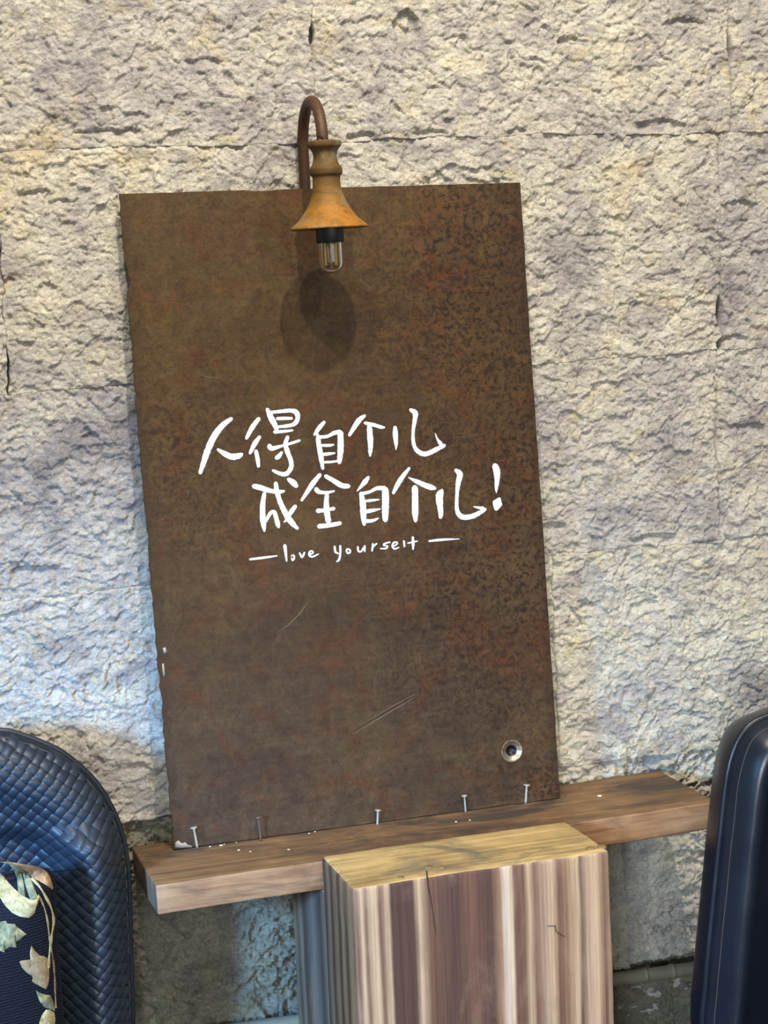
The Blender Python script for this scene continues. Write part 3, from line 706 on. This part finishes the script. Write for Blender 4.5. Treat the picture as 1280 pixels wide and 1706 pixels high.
def resample(P, step=3.0):
    """Catmull-Rom through the brush points"""
    P = [np.array(p, float) for p in P]; Q = [2*P[0]-P[1]]+P+[2*P[-1]-P[-2]]; out = []
    for i in range(1, len(Q)-2):
        a, b, c, d = Q[i-1:i+3]; n = max(2, int(np.linalg.norm((c-b)[:2])/step))
        for t in np.arange(n)/n: out.append(.5*((2*b)+(-a+c)*t+(2*a-5*b+4*c-d)*t*t+(-a+3*b-3*c+d)*t**3))
    out.append(P[-1]); return out
rng = random.Random(4)
PXM = .000905
for ai, (org, nm, strokes) in enumerate(CH):
    V = []; F = []
    for si, S in enumerate(strokes):
        R = resample(S, 9.0); cen = []
        for q in R:
            u = org[0]+q[0]*ZS; v = org[1]+q[1]*ZS; x, z = board_uv(u, v); cen.append((x, z, max(q[2]*.93, 5)*ZS*PXM/2*(1+.05*rng.uniform(-1, 1))))
        h = .0005+.00006*si
        n = len(cen); L = []; Rr = []
        def dirn(i):
            a = cen[max(i-1, 0)]; b = cen[min(i+1, n-1)]; dx, dz = b[0]-a[0], b[1]-a[1]; l = math.hypot(dx, dz) or 1; return dx/l, dz/l
        loop = []
        dx, dz = dirn(0); a0_ = math.atan2(dz, dx)
        for k in range(1, 8): an = a0_+math.pi/2+math.pi*k/8; loop.append((cen[0][0]+cen[0][2]*math.cos(an)*.8, cen[0][1]+cen[0][2]*math.sin(an)*.8, 0))
        base = len(V)
        ringL = []; ringR = []
        def addv(x, z, e): V.append((x, -h if e else -h*.9, z)); return len(V)-1
        caps0 = [addv(x, z, 0) for x, z, _ in loop]
        mid = []
        for i in range(n):
            dx, dz = dirn(i); r_ = cen[i][2]*(1+.06*rng.uniform(-1, 1))
            ringL.append(addv(cen[i][0]-dz*r_, cen[i][1]+dx*r_, 0)); mid.append(addv(cen[i][0], cen[i][1], 1)); ringR.append(addv(cen[i][0]+dz*r_, cen[i][1]-dx*r_, 0))
        dx, dz = dirn(n-1); a1_ = math.atan2(dz, dx); caps1 = []
        for k in range(1, 8): an = a1_+math.pi/2-math.pi*k/8; caps1.append(addv(cen[-1][0]+cen[-1][2]*math.cos(an)*.8, cen[-1][1]+cen[-1][2]*math.sin(an)*.8, 0))
        for i in range(n-1): F += [(ringL[i], mid[i], mid[i+1], ringL[i+1]), (mid[i], ringR[i], ringR[i+1], mid[i+1])]
        c0 = [ringL[0]]+caps0+[ringR[0]]
        for i in range(len(c0)-1): F.append((mid[0], c0[i], c0[i+1]))
        c1 = [ringL[-1]]+caps1+[ringR[-1]]
        for i in range(len(c1)-1): F.append((mid[-1], c1[i+1], c1[i]))
        rim = caps0[::-1]+ringL+caps1+ringR[::-1]
        back = []
        for i in rim: V.append((V[i][0], .0003, V[i][2])); back.append(len(V)-1)
        m = len(rim)
        for i in range(m): F.append((rim[i], rim[(i+1) % m], back[(i+1) % m], back[i]))
    child_local(nm, V, F, M_paint, sign, False)

# ------------------------------------------------------------------ nails standing in front of the sign
def nail(base, top, label, mat, r=.0019, hr=.0052, bent=0):
    b = at_plane(*base, P_O, PE_Z); t = at(*top, b[1])
    a = t-b; L = np.linalg.norm(a); a /= L
    o = thing('nail', label, 'nail', tuple(b), 'nails holding the foot of the steel sign')
    n = 8; side = np.array([1.0, 0, 0])
    pts = [b-a*.0004+(a*L)*k/n+side*bent*math.sin(math.pi*k/n) for k in range(n+1)]
    V, F = tube(pts, r, 14); obj('shank', V, F, mat, o)
    V, F = lathe([(.0001, -.0012), (hr*.8, -.0012), (hr, -.0004), (hr, .0006), (hr*.9, .0012), (.0001, .0014)], t, 20, a); obj('head', V, F, mat, o)
M_nail_b = mat_plain('brownish_nail', lin(168, 152, 132), .5, .5)
nail((329, 1412), (323, 1379), 'grey nail tilting left, first from the left end of the plank', M_nail_b, .0021, .0056)
nail((435, 1401), (431, 1362), 'dark rusted nail at the foot of the sign, second from left', M_nail_r, .0017, .005)
nail((629, 1374), (630, 1350), 'short grey nail at the foot of the sign, middle one of five', M_nail, .0019, .005)
nail((776, 1353), (774, 1326), 'thin pale nail left of and below the round hole in the sign', M_nail, .0016, .005)
nail((876, 1338), (878, 1308), 'pale nail nearest the right corner of the sign, under the round hole', M_nail, .0020, .0054)
# crumbs of plaster on the plank
M_crumb = mat_plain('plaster_crumb', lin(224, 208, 176), .9)
rng = random.Random(8)
def crumb(u, v, s, label, grp=None):
    c = at_plane(u, v, P_O+PE_Z*.0008, PE_Z)
    bmc = bmesh.new(); bmesh.ops.create_icosphere(bmc, subdivisions=1, radius=s)
    for q in bmc.verts: q.co = Vector((q.co.x*rng.uniform(.8, 1.5), q.co.y*rng.uniform(.7, 1.2), q.co.z*.55*rng.uniform(.7, 1.1)))
    m = bpy.data.meshes.new('plaster_crumb'); bmc.to_mesh(m); bmc.free(); m.materials.append(M_crumb)
    o = bpy.data.objects.new('plaster_crumb', m); COL.objects.link(o); o.location = c+np.array([0, 0, s*.35]); tag(o, label, 'crumb', grp)
CR = [(350, 1411, .0018, 'pale crumb at the foot of the sign, nearest to the leftmost nail'),
      (369, 1409, .0024, 'largest of the pale crumbs along the left foot of the sign'),
      (374, 1407, .0012, 'tiny crumb touching the right side of the largest crumb at the sign foot'),
      (394, 1404, .0012, 'tiny crumb at the sign foot between the bigger crumb and the rusted nail'),
      (398, 1417, .0020, 'bright crumb out on open plank, left one of a close pair'),
      (417, 1419, .0013, 'small crumb out on open plank, right one of a close pair'),
      (481, 1416, .0018, 'lone crumb on open plank in front of the rusted second nail'),
      (515, 1389, .0014, 'left one of two crumbs at the sign foot before the middle nail'),
      (525, 1386, .0013, 'right one of two crumbs at the sign foot before the middle nail'),
      (760, 1370, .0018, 'small crumb on the plank just below left of the fourth nail'),
      (783, 1367, .0017, 'small crumb on the plank just below right of the fourth nail')]
for u, v, s_, lb in CR: crumb(u, v, s_, lb, 'plaster crumbs on the plank')
crumb(1000, 1327, .0034, 'largest white plaster crumb, alone on the plank right of the sign')

# ------------------------------------------------------------------ wall lamp
LD = .130
Lc = at(549, 381, -LD)                      # centre of the shade's rim
ltop = at(540, 234, -LD)
LA = np.array([Lc[0]-ltop[0], 0, ltop[2]-Lc[2]])
axis_v = np.array([ltop[0]-Lc[0], 0, ltop[2]-Lc[2]]); Lh = np.linalg.norm(axis_v); axis_v /= Lh
S = Lh/148.0                                # metres per pixel on the lamp
lamp = thing('wall_lamp', 'rusty ochre gooseneck wall lamp with a bell-shaped shade and bare tube bulb', 'lamp', tuple(np.array([ltop[0], .0, ltop[2]])))
prof = [(0, 148), (21, 148), (28.5, 147), (29, 144), (28.5, 138), (25, 135), (21.5, 130), (20, 124), (19.8, 119), (21, 113), (24, 106), (28, 102), (28.5, 99), (28, 92), (26, 89.5), (24, 88), (23.5, 82), (24.2, 72), (26, 62), (29, 52), (33, 42), (38.5, 32), (45.5, 22), (54, 13), (62, 6.5), (65, 3.6), (66, 1.5), (65, -.5), (62.5, .5), (55, 7), (44, 17), (34, 30), (26, 48), (20, 70)]
def smooth_profile(p, n=2):
    for _ in range(n):
        q = [p[0]]
        for i in range(len(p)-1):
            a, b = p[i], p[i+1]; q += [(a[0]*.75+b[0]*.25, a[1]*.75+b[1]*.25), (a[0]*.25+b[0]*.75, a[1]*.25+b[1]*.75)]
        q.append(p[-1]); p = q
    return p
V, F = lathe([(max(r, .1)*S, h*S) for r, h in smooth_profile(prof, 1)], Lc, 64, axis_v)
V = np.array(V); V += .0005*np.stack([vnoise(V[:, 2]*90, V[:, 0]*90, 5), vnoise(V[:, 2]*80, V[:, 0]*80, 6), V[:, 0]*0], -1)
sh = obj('lamp_shade', V, F, M_lamp, lamp)
# arm: from a round wall plate up, over and down into the shade
wx = ltop[0]-.002
zt_l = at(523, 157, -.085)[2]-.0085
arm = []
yw = -.0015; yo = -LD; R_ = (yw-yo)/2; zc = zt_l-R_
zlow = at(512, 375, yw)[2]
for z in np.linspace(zlow, zc, 14): arm.append((wx, yw, z))
for a in np.linspace(0, math.pi, 26)[1:]: arm.append((wx, yw-R_*(1-math.cos(a)), zc+R_*math.sin(a)))
for z in np.linspace(zc, ltop[2]-.004, 8)[1:]: arm.append((wx+.002*(zc-z)/(zc-ltop[2]), yo, z))
V, F = tube(arm, .0086, 20); obj('arm', V, F, M_arm, lamp)
V, F = lathe([(.0001, .0), (.036, .0), (.036, .004), (.032, .0065), (.012, .0085), (.0001, .0085)], (wx, .016, zlow), 36, (0, -1, 0))
obj('wall_plate', V, F, M_arm, lamp)
V, F = tube([(wx, .017, zlow+.006), (wx, yw, zlow+.006)], .0075, 16); obj('wall_stem', V, F, M_arm, lamp)
# bulb holder and tube bulb
Vs, Fs = lathe([(.1*S, 40*S), (21*S, 40*S), (23.5*S, 14*S), (23.8*S, -22*S), (22.5*S, -23.5*S), (.1*S, -23.5*S)], Lc, 40, axis_v)
obj('socket', Vs, Fs, M_black, lamp)
def mat_glass():
    k = NT('smoked_glass'); b = k.b; b.inputs['Transmission Weight'].default_value = 1; b.inputs['Roughness'].default_value = .02; b.inputs['IOR'].default_value = 1.3
    n = k.noise(k.coord(), 30, 2); k.l(k.mix(n, (.80, .74, .60), (.86, .80, .68)), b.inputs['Base Color']); return k.m
bulb_prof = [(19.5, -20), (20.5, -26), (20.8, -40), (20.8, -56), (20.0, -63), (17, -69), (11, -73), (4, -75), (.05, -75.5)]
inner = [(max(r-1.1, .05), h+(0 if i < 4 else 1.0)) for i, (r, h) in enumerate(bulb_prof)][::-1]
V, F = lathe([(r*S, h*S) for r, h in bulb_prof+inner], Lc, 40, axis_v)
bulb = obj('bulb', V, F, mat_glass(), lamp)
M_fil = mat_plain('pale_filament', lin(236, 214, 140), .5); M_rod = mat_plain('grey_glass_stem', lin(168, 158, 158), .3)
for s_ in (-1, 1):
    p0 = Lc+np.array([s_*9.5*S, 0, -24*S]); p1 = Lc+np.array([s_*9.0*S, 0, -62*S]); V, F = tube([p0, (p0+p1)/2, p1], 2.2*S, 10); obj('filament', V, F, M_fil, bulb)
p0 = Lc+np.array([0, 0, -23*S]); V, F = tube([p0, p0-np.array([0, 0, 14*S]), p0-np.array([0, 0, 52*S])], [4.5*S, 3*S, .9*S], 12); obj('glass_stem', V, F, M_rod, bulb)

# ------------------------------------------------------------------ pipe along the wall
pa = at(1030, 1631, -.014); pb = at(1172, 1612, -.014)
pd = (pb-pa)/(pb[0]-pa[0])
pp = [pa+pd*(x-pa[0]) for x in np.linspace(-.6, 2.4, 40)]
for i, p in enumerate(pp): pp[i] = np.array([p[0], -.0130, p[2]+.0006*math.sin(i*1.3)])
pipe = thing('wall_pipe', 'dusty grey pipe running along the foot of the stone wall behind the post', 'pipe', (1.0, 0, pa[2]))
V, F = tube(pp, .0118, 18); obj('pipe_run', V, F, M_pipe, pipe)
for xx in (1.165, 1.215):
    c = pa+pd*(xx-pa[0]); c = np.array([c[0], -.013, c[2]]); V, F = tube([c-pd*.004, c+pd*.004], .0132, 18); obj('pipe_clip', V, F, M_pipe, pipe)

# ------------------------------------------------------------------ upholstered chairs
def dist_poly(x, z, P):
    best = np.full(x.shape, 1e9)
    for i in range(len(P)-1):
        ax_, az_ = P[i]; bx_, bz_ = P[i+1]; dx, dz = bx_-ax_, bz_-az_; L2 = dx*dx+dz*dz+1e-12
        t = np.clip(((x-ax_)*dx+(z-az_)*dz)/L2, 0, 1); best = np.minimum(best, (x-ax_-t*dx)**2+(z-az_-t*dz)**2)
    return np.sqrt(best)
def inside_poly(x, z, P):
    r = np.zeros(x.shape, bool); n = len(P)
    for i in range(n):
        x1, z1 = P[i]; x2, z2 = P[(i+1) % n]
        c = ((z1 > z) != (z2 > z)) & (x < (x2-x1)*(z-z1)/(z2-z1+1e-12)+x1); r ^= c
    return r
def smooth_open(P, step=.012):
    return [tuple(p[:2]) for p in resample([(a, b, 0) for a, b in P], step)]
def shell(P, cen, front, back, rings=26):
    """closed body over outline P (ccw list): a front heightfield and a rear heightfield"""
    P = np.array(P); n = len(P); ss = 1-(1-np.linspace(0, 1, rings))**1.8
    ss = np.linspace(0, 1, rings)**1.5
    V = []
    for fn in (front, back):
        for s in ss[:-1]:
            Q = cen+(P-cen)*(1-s); y = fn(Q[:, 0], Q[:, 1]); V.append(np.stack([Q[:, 0], y, Q[:, 1]], 1))
        V.append(np.array([[cen[0], fn(np.array([cen[0]]), np.array([cen[1]]))[0], cen[1]]]))
    V = np.vstack(V); F = []; m = rings-1; off = m*n+1
    for o, fl in ((0, False), (off, True)):
        for r_ in range(m-1):
            for i in range(n):
                a = o+r_*n+i; b = o+r_*n+(i+1) % n; f = (a, b, b+n, a+n); F.append(f[::-1] if fl else f)
        c = o+m*n
        for i in range(n):
            f = (o+(m-1)*n+i, o+(m-1)*n+(i+1) % n, c); F.append(f[::-1] if fl else f)
    for i in range(n): F.append((i, off+i, off+(i+1) % n, (i+1) % n))
    return V, F

def chair_common(ch, xc, y0, half, mat, x_lo, x_hi):
    """seat, base, arms and legs below the frame"""
    V, F, _ = rbox(xc-half+.07, xc+half-.07, y0-.56, y0-.02, .33, .46, .035, .04); o = obj('seat', V, F, mat, ch); weld(o)
    V, F, _ = rbox(xc-half+.02, xc+half-.02, y0-.57, y0+.03, .20, .325, .02, .05); o = obj('base_frame', V, F, mat, ch); weld(o)
    for s in (-1, 1):
        cx = xc+s*(half-.035); V, F, _ = rbox(cx-.035, cx+.035, y0-.56, y0-.03, .33, .50, .03, .04); o = obj('armrest', V, F, mat, ch); weld(o)
        for yy in (y0-.50, y0-.04):
            V, F = tube([(xc+s*(half-.09), yy, .21), (xc+s*(half-.07), yy, .0)], [.020, .013], 12); obj('leg', V, F, M_black, ch)

# ---- left chair: woven leather back
Y0 = -.135
right_px = [(0, 1217), (25, 1221), (50, 1229), (75, 1239), (100, 1251), (126, 1270), (150, 1292), (170, 1317), (186, 1345), (198, 1372), (206, 1400), (212, 1435), (215, 1480), (217, 1550), (219, 1630), (221, 1706)]
Rp = [(at(u, v, Y0)[0], at(u, v, Y0)[2]) for u, v in right_px]
XC = -.045
top = (XC, Rp[0][1]+.012)
half_r = [top, (XC+.07, Rp[0][1]+.0085)]+Rp+[(Rp[-1][0]-.004, .52), (Rp[-1][0]-.012, .40)]
half_r = smooth_open(half_r, .014)
half_l = [(2*XC-x, z) for x, z in half_r[1:]][::-1]
open_line = half_l+half_r                       # from lower left over the top to lower right
closed = open_line[::-1]                        # ccw with the bottom edge
CEN = np.array([XC, .72])
SEAM = .852
def front_L(x, z):
    d = dist_poly(x, z, open_line)
    r = .040; t = np.clip(d/r, 0, 1)
    b = .034*np.sqrt(np.clip(1-(1-t)**2, 0, 1))
    low = sstep(SEAM+.004, SEAM-.03, z+.10*(np.abs(x-XC)-.2)*.6)
    low2 = .30+.70*low
    wing = .050*np.exp(-((d-.055)/.038)**2)
    hollow = -.030*sstep(.06, .14, d)
    return Y0-b-wing*low2*sstep(.0, .03, d)-hollow*low2
def back_L(x, z):
    d = dist_poly(x, z, open_line); t = np.clip(d/.05, 0, 1)
    return Y0+.0015+.045*np.sqrt(np.clip(1-(1-t)**2, 0, 1))
chL = thing('armchair', 'dark blue woven-leather armchair with rounded back, left of the plank', 'chair', (XC, -.55, 0))
V, F = shell(closed, CEN, lambda x, z: front_L(x, z)+.0035*sstep(.004, .012, dist_poly(x, z, open_line)), back_L, 60); obj('backrest', V, F, M_leather, chL)
def line_tube(P, yfn, off, r, inset=0.0, wob=0.0):
    out = []
    n = len(P)
    for i, (x, z) in enumerate(P):
        a = P[max(i-1, 0)]; b = P[min(i+1, n-1)]; dx, dz = b[0]-a[0], b[1]-a[1]; l = math.hypot(dx, dz) or 1
        nx, nz_ = dz/l, -dx/l           # inward normal (path runs left -> top -> right)
        q = (x+nx*inset, z+nz_*inset); y = float(yfn(np.array([q[0]]), np.array([q[1]]))[0])+off
        out.append((q[0]+wob*math.sin(i*1.1), y, q[1]))
    return out
V, F = tube(line_tube(open_line, lambda x, z: x*0+Y0, 0.0, 0, 0.0), .0042, 10); o = obj('piping', V, F, M_leather, chL)
V, F = tube(line_tube(open_line, front_L, -.0016, 0, .0062, .0005), .0010, 6); obj('stitched_seam', V, F, M_seam, chL)
# woven straps: two families of diagonals, each strap one part, over and under in turn
CELL = .0142
def strap_family(ang, other, parity):
    ca, sa = math.cos(ang), math.sin(ang); cb, sb = math.cos(other), math.sin(other)
    det = ca*sb-sa*cb
    zmin = .48; res = []
    ox, oz = XC, .75
    for k in range(-48, 49):
        pts = []; runs = []
        NSUB = 6
        js = np.arange(-50*NSUB, 50*NSUB+1)/NSUB
        x = ox+CELL*(ca*js+cb*(k+.5)); z = oz+CELL*(sa*js+sb*(k+.5))
        ok = inside_poly(x, z, closed) & (z > zmin) & (dist_poly(x, z, open_line) > .0062)
        idx = np.where(ok)[0]
        if len(idx) < 10: continue
        # one contiguous run per strap: the longest
        sp = np.split(idx, np.where(np.diff(idx) > 1)[0]+1); run = max(sp, key=len)
        if len(run) < 10: continue
        res.append((k, js[run], x[run], z[run]))
    straps = []
    for k, j, x, z in res:
        # cross section across the strap in the (x, z) plane along the other family
        W_ = np.array([-.455, -.36, 0, .36, .455]); crown = np.array([-.0011, 0, .0001, 0, -.0011])
        ph = np.cos(math.pi*(j))*(1 if (k % 2 == 0) else -1)*parity
        ph = np.where((np.floor(j)+k) % 2 == 0, 1.0, -1.0)*parity*np.abs(np.sin(math.pi*(j-np.floor(j))))**.35
        V = np.zeros((len(j), 5, 3))
        for q in range(5):
            xx = x+CELL*cb*W_[q]; zz = z+CELL*sb*W_[q]
            y = front_L(xx, zz)
            e = .002; gx = np.clip((front_L(xx+e, zz)-front_L(xx-e, zz))/(2*e), -2.5, 2.5); gz_ = np.clip((front_L(xx, zz+e)-front_L(xx, zz-e))/(2*e), -2.5, 2.5)
            ln = np.sqrt(1+gx*gx+gz_*gz_); hh = .0016+.0011*ph+crown[q]
            V[:, q, 0] = xx+gx/ln*hh; V[:, q, 2] = zz+gz_/ln*hh; V[:, q, 1] = y-hh/ln
        straps.append((V.reshape(-1, 3), grid_faces(len(j), 5)))
    return straps
A_ = math.radians(-40); B_ = math.radians(47)
st = strap_family(A_, B_, 1)+strap_family(B_, A_, -1)
for V, F in st: obj('woven_strap', V, F, M_weave, chL)
# seam that crosses the back where the wings begin
sm = [(u, v) for u, v in ((84, 1452), (105, 1449), (130, 1446), (155, 1442), (180, 1437), (206, 1430))]
pts = []
for u, v in sm:
    y = Y0-.05
    for _ in range(4): p = at(u, v, y); y = float(front_L(np.array([p[0]]), np.array([p[2]]))[0])
    pts.append((p[0], y-.0028, p[2]))
V, F = tube(pts, .0014, 8); obj('cross_seam', V, F, M_black, chL)
chair_common(chL, XC, Y0, .31, M_leather, 0, 0)

# ---- right chair: smooth leather
YR = -.40
left_px = [(1290, 1189), (1279, 1193), (1262, 1200), (1246, 1211), (1232, 1228), (1221, 1254), (1213, 1285), (1208, 1318), (1204, 1355), (1199, 1400), (1193, 1460), (1187, 1520), (1180, 1590), (1175, 1650), (1170, 1706)]
Lp = [(at(u, v, YR)[0], at(u, v, YR)[2]) for u, v in left_px]
XR = Lp[0][0]+.20
half = smooth_open([(XR, Lp[0][1]+.030), (XR-.08, Lp[0][1]+.024), (XR-.15, Lp[0][1]+.012)]+Lp+[(Lp[-1][0]+.004, .42), (Lp[-1][0]+.02, .32)], .014)
oR = [p for p in half[::-1]]+[(2*XR-x, z) for x, z in half[1:]]
cR = oR[::-1]; CR = np.array([XR, .68])
def front_R(x, z):
    d = dist_poly(x, z, oR); t = np.clip(d/.034, 0, 1)
    return YR-.030*np.sqrt(np.clip(1-(1-t)**2, 0, 1))-.018*np.exp(-((d-.034)/.020)**2)*sstep(0, .02, d)+.070*sstep(.042, .15, d)
def back_R(x, z):
    d = dist_poly(x, z, oR); t = np.clip(d/.05, 0, 1)
    return YR+.0015+.10*np.sqrt(np.clip(1-(1-t)**2, 0, 1))
chR = thing('armchair', 'smooth black leather armchair cut off by the right edge of the photo', 'chair', (XR, -.7, 0))
V, F = shell(cR, CR, front_R, back_R, 32); obj('backrest', V, F, M_smooth, chR)
V, F = tube(line_tube(oR, lambda x, z: x*0+YR, 0, 0, 0), .0052, 10); obj('piping', V, F, M_smooth, chR)
V, F = tube(line_tube(oR, front_R, -.0006, 0, .0085, .0003), .0008, 6); obj('stitched_seam', V, F, M_seam, chR)
chair_common(chR, XR, YR, .33, M_smooth, 0, 0)

# ------------------------------------------------------------------ cushion with embroidered leaves
YC = -.27
cx0, cx1, cz0, cz1 = -.265, None, .462, None
pr = at(93, 1470, YC); cx1 = pr[0]; cz1 = at(0, 1437, YC)[2]+.004
def cushion_outline():
    P = []; n = 26; w_, h_ = (cx1-cx0), (cz1-cz0)
    c = [(cx0, cz0), (cx1, cz0), (cx1-.002, cz1-.016), (cx0, cz1)]
    for k in range(4):
        a = np.array(c[k]); b = np.array(c[(k+1) % 4]); nrm = np.array([-(b-a)[1], (b-a)[0]]); nrm /= np.linalg.norm(nrm)
        for i in range(n):
            t = i/n; P.append(a+(b-a)*t+nrm*.014*math.sin(math.pi*t)**.7*(.25 if k == 1 else 1))
    P = np.array(P)
    for _ in range(3): P = (np.roll(P, 1, 0)+2*P+np.roll(P, -1, 0))/4
    return [tuple(p) for p in P]
CO = cushion_outline(); CC = np.array([(cx0+cx1)/2, (cz0+cz1)/2]); COc = CO+[CO[0]]
def cf(x, z):
    d = dist_poly(x, z, COc); t = np.clip(d/.13, 0, 1); return YC-.058*np.sqrt(np.clip(1-(1-t)**2, 0, 1))-.0006
def cbk(x, z):
    d = dist_poly(x, z, COc); t = np.clip(d/.13, 0, 1); return YC+.040*np.sqrt(np.clip(1-(1-t)**2, 0, 1))
cush = thing('cushion', 'navy cushion embroidered with cream leaves and scrolls, on the woven chair', 'cushion', (CC[0], YC, cz0))
V, F = shell(CO, CC, cf, cbk, 26); cov = obj('cushion_cover', V, F, M_cush, cush)
V, F = tube([(x, YC, z) for x, z in COc], .003, 8); obj('piping', V, F, M_cush, cush)
T1 = mat_thread('cream_thread', lin(158, 144, 102), lin(182, 170, 126), lin(146, 124, 84))
T2 = mat_thread('green_thread', lin(88, 94, 72), lin(120, 122, 94), lin(160, 154, 116))
T3 = mat_thread('tan_thread', lin(132, 112, 84), lin(158, 138, 106), lin(116, 98, 74))
T4 = mat_thread('rose_thread', lin(166, 132, 92), lin(142, 104, 76), lin(184, 162, 112))
E0 = (0, 1420); ES = 120/716.0
def conform(u, v):
    y = YC-.03
    for _ in range(6):
        p = at(E0[0]+u*ES, E0[1]+v*ES, y); y = float(cf(np.array([p[0]]), np.array([p[2]]))[0])
    return np.array([p[0], y, p[2]])
def motif(name, A, B, mat, nc=6, lift=.0022):
    """embroidered patch spanned between two outlines, padded up in the middle"""
    def rs(P, n):
        P = np.array(P, float); d = np.r_[0, np.cumsum(np.linalg.norm(np.diff(P, axis=0), axis=1))]; t = np.linspace(0, d[-1], n)
        return np.stack([np.interp(t, d, P[:, 0]), np.interp(t, d, P[:, 1])], 1)
    n = 26; a, b = rs(A, n), rs(B, n); V = []
    for i in range(n):
        for k in range(nc+1):
            s = k/nc; q = a[i]*(1-s)+b[i]*s; p = conform(*q)
            p[1] -= .0004+lift*math.sin(math.pi*s)**.6; V.append(p)
    obj(name, V, grid_faces(n, nc+1), mat, cush)
motif('embroidered_leaf', [(5, 95), (90, 120), (140, 180), (170, 260), (180, 390)], [(5, 95), (160, 110), (210, 200), (235, 300), (250, 440)], T2)
motif('embroidered_leaf', [(130, 120), (225, 210), (245, 300), (300, 470)], [(130, 110), (280, 190), (320, 300), (375, 440)], T2)
motif('embroidered_leaf', [(5, 92), (120, 118), (230, 170), (300, 230), (360, 270), (450, 320), (520, 372)], [(5, 92), (120, 98), (300, 128), (400, 145), (470, 195), (505, 260), (528, 345)], T4)
motif('embroidered_scroll', [(-40, 180), (0, 200), (60, 270), (130, 350), (210, 420), (300, 470), (355, 465), (385, 415)], [(-40, 400), (0, 450), (50, 530), (120, 600), (200, 640), (290, 650), (340, 610), (386, 480)], T1, 8)
motif('embroidered_leaf', [(-80, 760), (-30, 700), (20, 685), (60, 678), (70, 708), (150, 710), (155, 730), (210, 770), (262, 810)], [(-80, 860), (-30, 960), (45, 998), (40, 968), (100, 940), (165, 945), (140, 900), (200, 870), (262, 812)], T2, 8)
motif('embroidered_leaf', [(312, 925), (295, 1000), (305, 1075), (250, 1070), (188, 1080), (215, 1140), (260, 1190), (330, 1235), (315, 1285), (360, 1310), (420, 1345), (455, 1355)], [(312, 925), (350, 980), (400, 1030), (440, 1030), (480, 1060), (482, 1120), (488, 1170), (490, 1220), (488, 1260), (480, 1310), (470, 1340), (458, 1356)], T3, 8)
motif('embroidered_leaf', [(352, 1368), (375, 1430), (400, 1490), (440, 1540), (500, 1560), (545, 1575)], [(352, 1368), (410, 1400), (455, 1415), (500, 1420), (530, 1480), (545, 1560)], T2)
motif('embroidered_leaf', [(460, 1560), (420, 1610), (395, 1670), (385, 1740), (400, 1800)], [(490, 1560), (540, 1590), (550, 1650), (545, 1740), (520, 1800)], T1)
def stem(P, w_, mat):
    A = []; B = []; Q = resample([(a, b, 0) for a, b in P], 25)
    for i, q in enumerate(Q):
        a = Q[max(i-1, 0)]; b = Q[min(i+1, len(Q)-1)]; d = (b-a)[:2]; d /= np.linalg.norm(d); ww = w_*(.75+.25*math.sin(i*.8))
        A.append((q[0]-d[1]*ww, q[1]+d[0]*ww)); B.append((q[0]+d[1]*ww, q[1]-d[0]*ww))
    motif('embroidered_stem', A, B, mat, 3, .0012)
stem([(310, 250), (400, 350), (470, 470), (515, 570), (535, 680), (520, 790), (505, 900), (490, 1040), (484, 1150)], 15, T1)
stem([(385, 430), (430, 520), (470, 660), (490, 830), (510, 960), (530, 1080), (545, 1260), (550, 1400), (556, 1545)], 11, T3)
